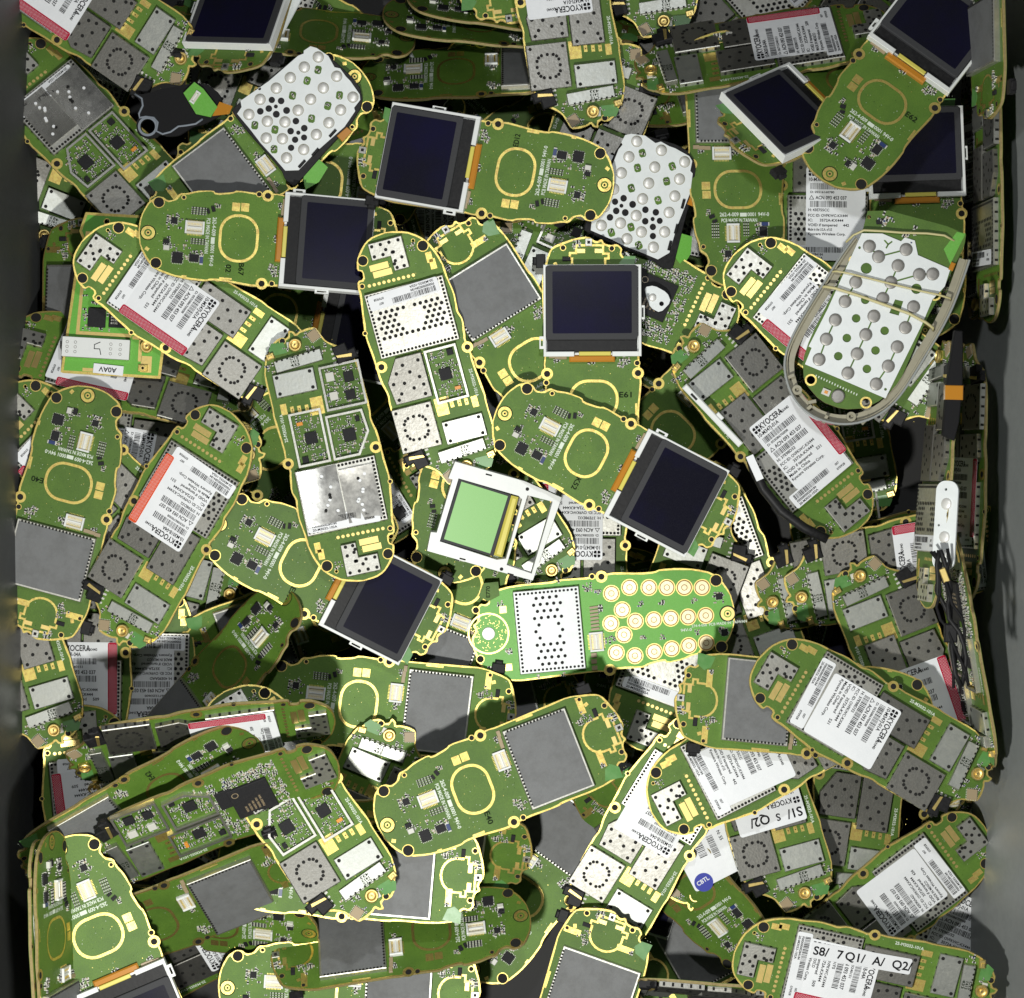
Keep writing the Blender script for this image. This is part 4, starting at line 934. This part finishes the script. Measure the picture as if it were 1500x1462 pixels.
MAKE = {'F': lambda: make_F('pad'), 'F40': lambda: make_F('pad', 'E40'), 'F42': lambda: make_F('pad', 'E42'), 'F13': lambda: make_F('pad', 'E13'), 'F05': lambda: make_F('pad', 'E05', '02'),
        'L67': LCD('B67', '02'), 'L61': LCD('E61'), 'L12': LCD('ED12'), 'L54': LCD('K52'), 'L59': LCD('E59'), 'L62': LCD('E62'), 'L93': LCD('R93'), 'L': LCD(''),
        'B': lambda: make_B('main', True), 'Br': lambda: make_B('red', True), 'Bm': lambda: make_B('mex', True), 'Bu': lambda: make_B('usa', True), 'Bl': lambda: make_B('redlow', True), 'Bo': lambda: make_B('orange', True),
        'Bn': lambda: make_B('', True, 'A'), 'Bf': lambda: make_B('', True, 'AB', big='foil'), 'Bg': lambda: make_B('', False, 'ABC', big='bga'), 'Bt': lambda: make_B('tagged', True),
        'Bh': lambda: make_B('', True, 'ABC', big='foil'), 'Bw': lambda: make_B('redlow', True, writing='x'), 'Bp': lambda: make_B('', True, ''),
        'Z1': make_gasket, 'Z2': make_minflex, 'Z3': make_padstrip, 'Z4': make_bar, 'Z5': make_band, 'Z6': make_foam, 'Z7': make_seal, 'Z8': make_tab, 'Z9': make_cables, 'K': make_K, 'W': make_W, 'P': make_P, 'G': make_G, 'X': make_X}
def shape_of(k): return k if k[0] == 'Z' else {'F': 'F', 'L': 'FL', 'B': 'B'}.get(k[0], k[0])
def cat_of(k): return {'Z1': 'gasket', 'Z2': 'flex board', 'Z3': 'keypad strip', 'Z4': 'plastic strip', 'Z5': 'plastic trim', 'Z6': 'foam strip', 'Z7': 'label', 'Z8': 'contact tab', 'Z9': 'cable bundle'}[k] if k[0] == 'Z' else {'W': 'keypad sheet', 'P': 'phone shell', 'G': 'display frame'}.get(k[0], 'circuit board')
def place(key, tip, tail, pitch, roll, label, group=None, sink=0.0):
    cx, cy = (tip[0] + tail[0]) / 2, (tip[1] + tail[1]) / 2
    yaw = -math.atan2(tail[1] - tip[1], tail[0] - tip[0])
    loc, R = settle(shape_of(key), cx, cy, yaw, pitch, roll, sink)
    o = copy_tree(proto(key)); o.matrix_world = Matrix.Translation(loc) @ R.to_4x4() @ Matrix.Scale(1.035 if key in 'KG' else 1.0, 4)
    jr = random.Random(label + str(cx))
    for ch in o.children:                     # hand-applied stickers are never quite square
        if ch.name.startswith(('sticker', 'written')): ch.rotation_euler.z = math.radians(jr.uniform(-3, 3)); ch.location = (jr.uniform(-.03, .03), jr.uniform(-.03, .03), jr.uniform(0, .002))
    tag(o, label, cat_of(key), group)
    return o
rf = random.Random(11)
BUR = 'buried circuit boards'
for i in range(6):
    for j in range(6):
        cx = 250 + 1060 * (i + rf.uniform(.25, .75)) / 6; cy = 30 + 1390 * (j + rf.uniform(.2, .8)) / 6; a = rf.uniform(0, 6.28)
        if i == 0 or i == 5: a = rf.choice((1.57, -1.57)) + rf.uniform(-.35, .35)
        dx, dy = 180 * math.cos(a), 180 * math.sin(a)
        place(rf.choice(('Bp', 'F', 'L', 'F', 'Br', 'Bg', 'F')), (cx - dx, cy - dy), (cx + dx, cy + dy), rf.uniform(-9, 9), rf.uniform(-26, 26), 'phone circuit board buried low in the heap, showing only through dark gaps', BUR, sink=0.3)
G1 = 'phone circuit boards piled in the bin'
N = None
T = [
# --- lower boards
('Bp', (1180,-60), (960,120), 0, 12, 'dark circuit board at the top centre, just under the upturned labelled board'),
('F', (560,20), (930,48), -4, -52, 'dark board lying nearly on edge at the top centre, its edge facing the camera'),
('F', (600,-12), (960,36), 0, -52, 'dark layered board at the very top, just left of the upside-down labelled board'),
('F', (690,-330), (742,36), 3, -5, 'board end with gold earpiece trace at the top edge, above the upside-down label'),
('Bp', (430,-80), (330,190), 0, -20, 'dark board under the tilted white-framed display at the top'),
('F', (605,58), (240,30), 3, 50, 'dark green board lying tilted at the top, right of the white-framed display'),
('F', (520,110), (905,92), 2, -47, 'large dark green board lying tilted above the upper central display board'),
('Bp', (1145,175), (1330,-120), 0, 28, 'dim board with a perforated shield under the red-striped label at the top right'),
('F', (1300,60), (905,150), 0, 36, 'dim green board beneath the red-striped labelled board near the top right'),
('Br', (780,420), (930,60), 4, -10, 'board whose pale blue label shows above the upper right keypad sheet'),
('Bu', (1210,468), (1212,78), 0, 4, 'board with an upright pale blue label, left of the rubber-banded phone half'),
('F', (1082,425), (1072,40), -3, 5, 'green board with rounded end down, right of the centre keypad sheet'),
('L', (1350,505), (1335,110), 0, 4, 'board with a dark display beneath the board stamped E62 at upper right'),
('F', (620,285), (240,250), 2, 4, 'shadowed board with vertical white print, between two dark displays at upper left'),
('L93', (262,432), (640,510), 0, 3, 'board with a shadowed dark display, under the board stamped B67'),
('F', (300,545), (560,830), 2, -4, 'green board under the open-shield board left of centre'),
('Br', (854,608), (850,988), 0, 3, 'board with an upside-down red-striped label, right of the green display frame'),
('Bp', (620,560), (795,850), 2, 6, 'board whose gold antenna socket shows through the empty white frame'),
('Bp', (1010,680), (1130,1010), 0, 8, 'dim board with dark perforated shields, left of the ring-contact board end'),
('F', (900,720), (1130,480), 2, 10, 'green board in shade between the central display and the leaning labelled board'),
('F', (735,700), (585,1095), -3, 8, 'board with grey pad showing between the ring-contact board and the small dark display'),
('Bp', (-20,800), (372,900), 2, -8, 'board sticking out below the orange-striped label, silver part and antenna socket at its end'),
('F', (85,545), (330,700), -2, 5, 'green board end behind the two boards at the left edge'),
('Br', (10,640), (392,690), 2, -3, 'board with a narrow sideways red-striped label, between the two big boards at left'),
('Bm', (224,840), (212,1225), -3, -6, 'board with a faded blue-white label below the orange-striped board'),
('Bl', (120,1142), (126,762), 0, -6, 'board with a red-striped label at the left edge, below the E40 board at left'),
('F', (590,860), (290,960), 0, -22, 'board with a dark grey pad in shadow, left of the small central display'),
('Bl', (126,1032), (154,1400), -4, -12, 'board with rounded end up at the left edge, red stripe running down its side'),
('Bp', (520,1050), (70,1150), 0, -26, 'dim board end with an audio jack at left, overlapping the red-striped board'),
('F', (402,905), (215,1120), -6, 44, 'dark green board tilted away, below and right of the orange-striped label'),
('F', (390,1012), (750,1056), 0, 0, 'bright green board with grey pad, above the long central E40 board'),
('B', (440,1400), (598,1062), 0, 0, 'small visible board end with gold socket wedged above the long central E40 board'),
('Br', (400,1200), (80,1290), 0, -30, 'dark board whose narrow white label strip shows above the lower left display board'),
('Br', (520,1440), (210,1260), 0, -32, 'dark perforated-shield board tilted steeply at lower left'),
('Bl', (430,1330), (180,1440), 0, -35, 'dark board with a red stripe low at the bottom left, under the tilted green board'),
('F', (430,1368), (120,1330), 0, -44, 'dark green board with dim oval ring, right of the lower left display board'),
('F', (1090,980), (1260,1330), 0, 8, 'green board showing in a gap left of the lower right label'),
('Bp', (1290,960), (1230,1330), 0, -8, 'shaded board with an audio jack, right of the board with large S1 writing'),
('B', (1175,985), (985,1330), 2, 4, 'labelled board mostly hidden under the paper label with the blue seal'),
('Bp', (925,1102), (1060,745), 2, 2, 'board with an L-shaped shield and gold pads, below the ring-contact board'),
('F', (1435,1370), (1392,985), 0, 6, 'green board end with brown earpiece trace near the right wall'),
('B', (1350,1470), (1470,1200), 0, 5, 'board with a perforated shield under the lower right labelled board'),
('F', (700,1400), (872,1150), 0, -10, 'board with dark grey pad and gold earpiece trace, below the long central E40 board'),
('F', (400,1210), (782,1262), 0, 26, 'board end with gold earpiece trace, second from the E13 board towards the right'),
('F05', (318,1440), (706,1462), 0, -2, 'bright green board cut by the bottom edge, second pad board from the left'),
('F', (1092,1395), (880,1150), 0, -36, 'dark green board with small connector at the bottom, right of the grey-pad board'),
('F', (775,1345), (398,1398), 0, 47, 'long tilted board with brown oval ring along the bottom'),
('F13', (320,1258), (708,1290), 0, -3, 'board stamped E13 with a large grey pad below the long central E40 board'),
('F', (120,1395), (425,1275), 0, 40, 'board with a half-shadowed grey pad and brown trim at lower left'),
('Bf', (325,1005), (545,1345), 11, -12, 'board with two open shields and dotted grey shield, left of the E13 board'),
('Bl', (470,1062), (120,1108), 2, -50, 'steeply tilted board with a shaded white label at lower left'),
('F42', (345,1105), (70,1262), 0, -44, 'dark green board stamped E42 with a shadowed grey pad at lower left'),
('Bg', (485,1124), (138,1258), 0, -40, 'tilted board with a large bare black processor chip at lower left'),
('Bp', (1480,790), (1095,868), 2, -16, 'board with four plain shields and a gold socket, above the big lower right label board'),
('Br', (1470,800), (1195,850), 0, -14, 'board whose red-striped label lies across the gap right of the ring-contact board'),
('Bl', (1408,1185), (1262,800), 0, 6, 'board near the right wall with a label running under the boards stacked on edge'),
('Bp', (150,60), (55,312), 0, -20, 'small board end with a gold socket at the upper left wall'),
('Bf', (28,88), (238,318), 0, -14, 'board at the upper left with dark peeled foil over its shield'),
('Bl', (-40,-105), (278,118), 0, 12, 'board in the top left corner, red stripe smeared along its label'),
('F', (112,640), (122,370), 0, -24, 'dark green board edge at the left wall, left of the narrow radio board'),
('Bl', (5,490), (375,590), 0, -26, 'tilted board with a perforated shield behind the narrow radio board'),
('Br', (20,590), (250,820), 0, 5, 'board with an L-shaped shield peeping out left of the E40 board'),
('Bp', (-10,830), (40,1000), 0, 4, 'board corner with a pale shield at the left edge of the picture'),
('X', (-170+182,392), (170+182,412), 0, 0, 'narrow board of another model with a pale numbered shield, under the upper left label'),
('F', (535,108), (231,336), 0, -3, 'board with a big grey pad under the upper left keypad sheet'),
('Bg', (1075,490), (725,335), -3, 4, 'board with bare components and a row of gold dots, right of the central dark display'),
('F', (640,860), (742,480), 0, 2, 'rounded green board end under the green display frame'),
('F', (855,652), (652,328), 0, 3, 'board with a large tilted grey pad left of the central dark display'),
('Br', (1078,365), (1378,608), 7, 6, 'board with a perforated shield passing under the rubber-banded phone half'),
('Bl', (1330,35), (905,100), -1, 40, 'tilted board with a red-striped white label near the top right corner'),
('L', (1385,52), (1038,232), 28, 26, 'board with a white-edged dark display tilted at the upper right'),
('Bp', (930,-330), (955,68), 0, 6, 'board end at the top edge with a jack and gold socket, right of centre'),
('B', (800,-200), (852,198), -2, -6, 'upside-down labelled board at the top centre, its shielded end hanging down'),
('Br', (1262,790), (1008,468), 0, 10, 'board with a large tilted red-striped label at right, leaning under the phone half'),
('L61', (868,736), (866,343), 2, 0.5, 'board stamped E61 with the upright dark display at the centre'),
('W', (918,335), (960,243), 0, 12, 'white keypad dome sheet with worn domes, right of the upper central display'),
('L12', (906,284), (514,210), 0, 0, 'board stamped ED12 with a dark display, upper centre, rounded end right'),
('Br', (118,345), (445,572), 0, 0, 'bright board with a white label at left, under the board stamped B67'),
('L59', (312,754), (654,932), 0, 0, 'board stamped E59 with a bluish dark display, left of the bottom centre'),
('Bh', (528,856), (446,476), 0, 0, 'board with three open shields and bright peeled foil, left of centre'),
('L67', (203,336), (588,366), 0, 0, 'board stamped B67 with a dark display, rounded end left, upper left'),
('Bn', (570,334), (672,715), 0, 0, 'upright board with bright unlabelled perforated shield at the centre'),
('L54', (718,588), (1084,778), 0, 0, 'board stamped K52 with a dark display, right of the green display frame'),
('F40', (140,568), (44,936), 0, 0, 'board stamped E40 with rounded end up, at the left edge'),
('Bo', (344,610), (152,930), 0, 0, 'board with an orange-striped white label at left'),
('F40', (550,1206), (920,1068), 0, 0, 'long board stamped E40 with a big grey pad, below the centre'),
('K', (1082,895), (684,932), .5, -3.5, ''),
('Z7', (1004,1268), (1084,1231), 2, 4, 'white paper label with a round blue seal, low right of centre'),
('Bt', (1062,955), (1165,1345), 0, 0, 'board with large upside-down S1 and Q2 writing, lower right of centre'),
('Bm', (1058,1045), (850,1392), 0, 0, 'board with a white label running diagonally above the bottom grey-pad board'),
('Bu', (945,1185), (1297,1010), -4, -8, 'board with a large white label touching the L-shaped shield at its lower left'),
('F', (1374,1058), (984,1016), 4, 9, 'board with dark grey pad tucked left of the big lower right label board'),
('B', (1103,958), (1448,1168), 0, 0, 'large bright labelled board at lower right, gold socket towards the wall'),
('Bm', (1446,1215), (1150,1442), 0, -11, 'labelled board at the lower right corner, rounded end up against the wall'),
('Bp', (1285,1475), (882,1436), 3, -72, 'board seen edge-on over the grey pad at the bottom'),
('Bw', (1070,1388), (1460,1475), 0, 11, 'board with large S8, Q1 and Q2 writing at the bottom right'),
('F', (905,1325), (770,1700), 0, 0, ''),
('L', (90,1234), (240,1594), 0, -4, 'board at the bottom left with white-framed display cut by the picture edge'),
('L62', (1195,270), (1440,-45), -9, -6, 'board stamped E62 at upper right with rounded end down'),
('Z3', (372,98), (440,-28), 0, -18, 'white key strip with domes leaning beside the top left display'),
('L', (423,-225), (329,143), 27, 20, 'board with thick white-framed display tilted at the top left'),
('W', (384,202), (492,118), 0, 0, 'white keypad dome sheet on a black carrier, upper left'),
('G', (637,740), (817,786), 0, 0, 'green display in a white double frame lying at the centre'),
('P', (1313,385), (1246,541), 0, 0, 'phone half in a clear shell with white keypad sheet held by rubber bands'),
('Bl', (1428,90), (1426,478), 0, 80, 'board standing on edge against the right wall, its label facing the heap')
,('Bp', (1447,470), (1446,95), 0, -86, 'board on edge squeezed flat against the right wall, perforated white side up')
,('F', (1440,-215), (1446,168), 0, 82, 'board standing on edge in the top right corner')
,('Br', (1405,890), (1418,495), 0, -76, 'board on edge at right with a shaded label, behind the white key strip')
,('Bg', (1385,800), (1436,1075), -6, 84, 'dark component board on edge below the white key strip')
,('Bp', (1358,850), (1384,540), 0, -84, 'thin dark board on edge beside the foam strip')
,('Z6', (1388,640), (1402,490), 0, 0, 'black foam strip with amber tape near the right wall')
,('Z3', (1382,840), (1390,700), 0, -38, 'white key strip with three domes standing at right')
,('F', (78,1235), (92,1610), 0, -80, 'board on edge against the left wall at the bottom corner')
,('Bp', (60,1265), (76,1600), 0, -88, 'board on edge nearest the left wall at the bottom corner')
,('Z9', (1372,800), (1412,1010), 0, 5, 'tangle of black cables along the right side of the heap')
,('Z1', (200,165), (300,165), 2, 3, 'black rubber gasket with a pale wavy bead, upper left')
,('Z2', (270,145), (310,150), 1, 2, 'small bright green flex board with white connector on the gasket')
,('Z4', (1002,565), (1085,652), 0, 4, 'white plastic strip lying beside the leaning labelled board at right')
,('Z5', (1080,668), (1190,790), 0, 3, 'curved black trim with a small silver tag, right of the K52 board')
,('Z8', (955,455), (975,425), 0, 3, 'small white contact tab left of the gold-dotted board')
]
OBJ = {}
for k, (key, tip, tail, p, r, lab) in enumerate(T):
    if key == 'K': lab = 'bright green board with three rows of gold ring contacts and a white shield'
    if key == 'F' and tip == (905,1325): tip, tail, lab = (788,1700), (905,1325), 'board with a big grey pad and gold earpiece trace at the bottom centre'
    if p == 0 and r == 0 and key[0] not in 'XZ': p = r = None
    o = place(key, tip, tail, p, r, lab, G1 if key[0] in 'FLBKX' else None)
    OBJ[lab] = o

# rubber bands round the phone half
ph = OBJ['phone half in a clear shell with white keypad sheet held by rubber bands']
for pts, rad, lab in (((( 430,215,2),(470,178,9),(530,152,13),(640,165,13),(750,182,12.5),(900,196,12),(1000,215,11),(1060,250,6)), 1.7, 'pale rubber band across the top of the phone half'),
                     (((330,398,0),(380,405,12),(450,425,14.6),(560,460,12),(700,508,12.2),(860,560,12),(960,590,13.5),(1040,618,10),(1050,625,0)), 1.5, 'thin rubber band, middle of three on the phone half'),
                     (((280,490,0),(320,500,12),(370,515,14.6),(500,565,12),(640,628,12),(800,700,12),(900,765,14),(945,800,10),(950,812,0)), 2.1, 'thickest rubber band, lowest of three on the phone half')):
    o = MB().tube([(*Pp(x, y), z) for x, y, z in pts], rad, 'rubber_band').build('rubber_band', None, True)
    o.matrix_world = ph.matrix_world.copy(); tag(o, lab, 'rubber band', 'rubber bands on the phone half')

# ------------------------------------------------------------------ tidy: drop the masters
def drop(o):
    for c in list(o.children): drop(c)
    bpy.data.objects.remove(o)
for k in PROTO.values(): drop(k)
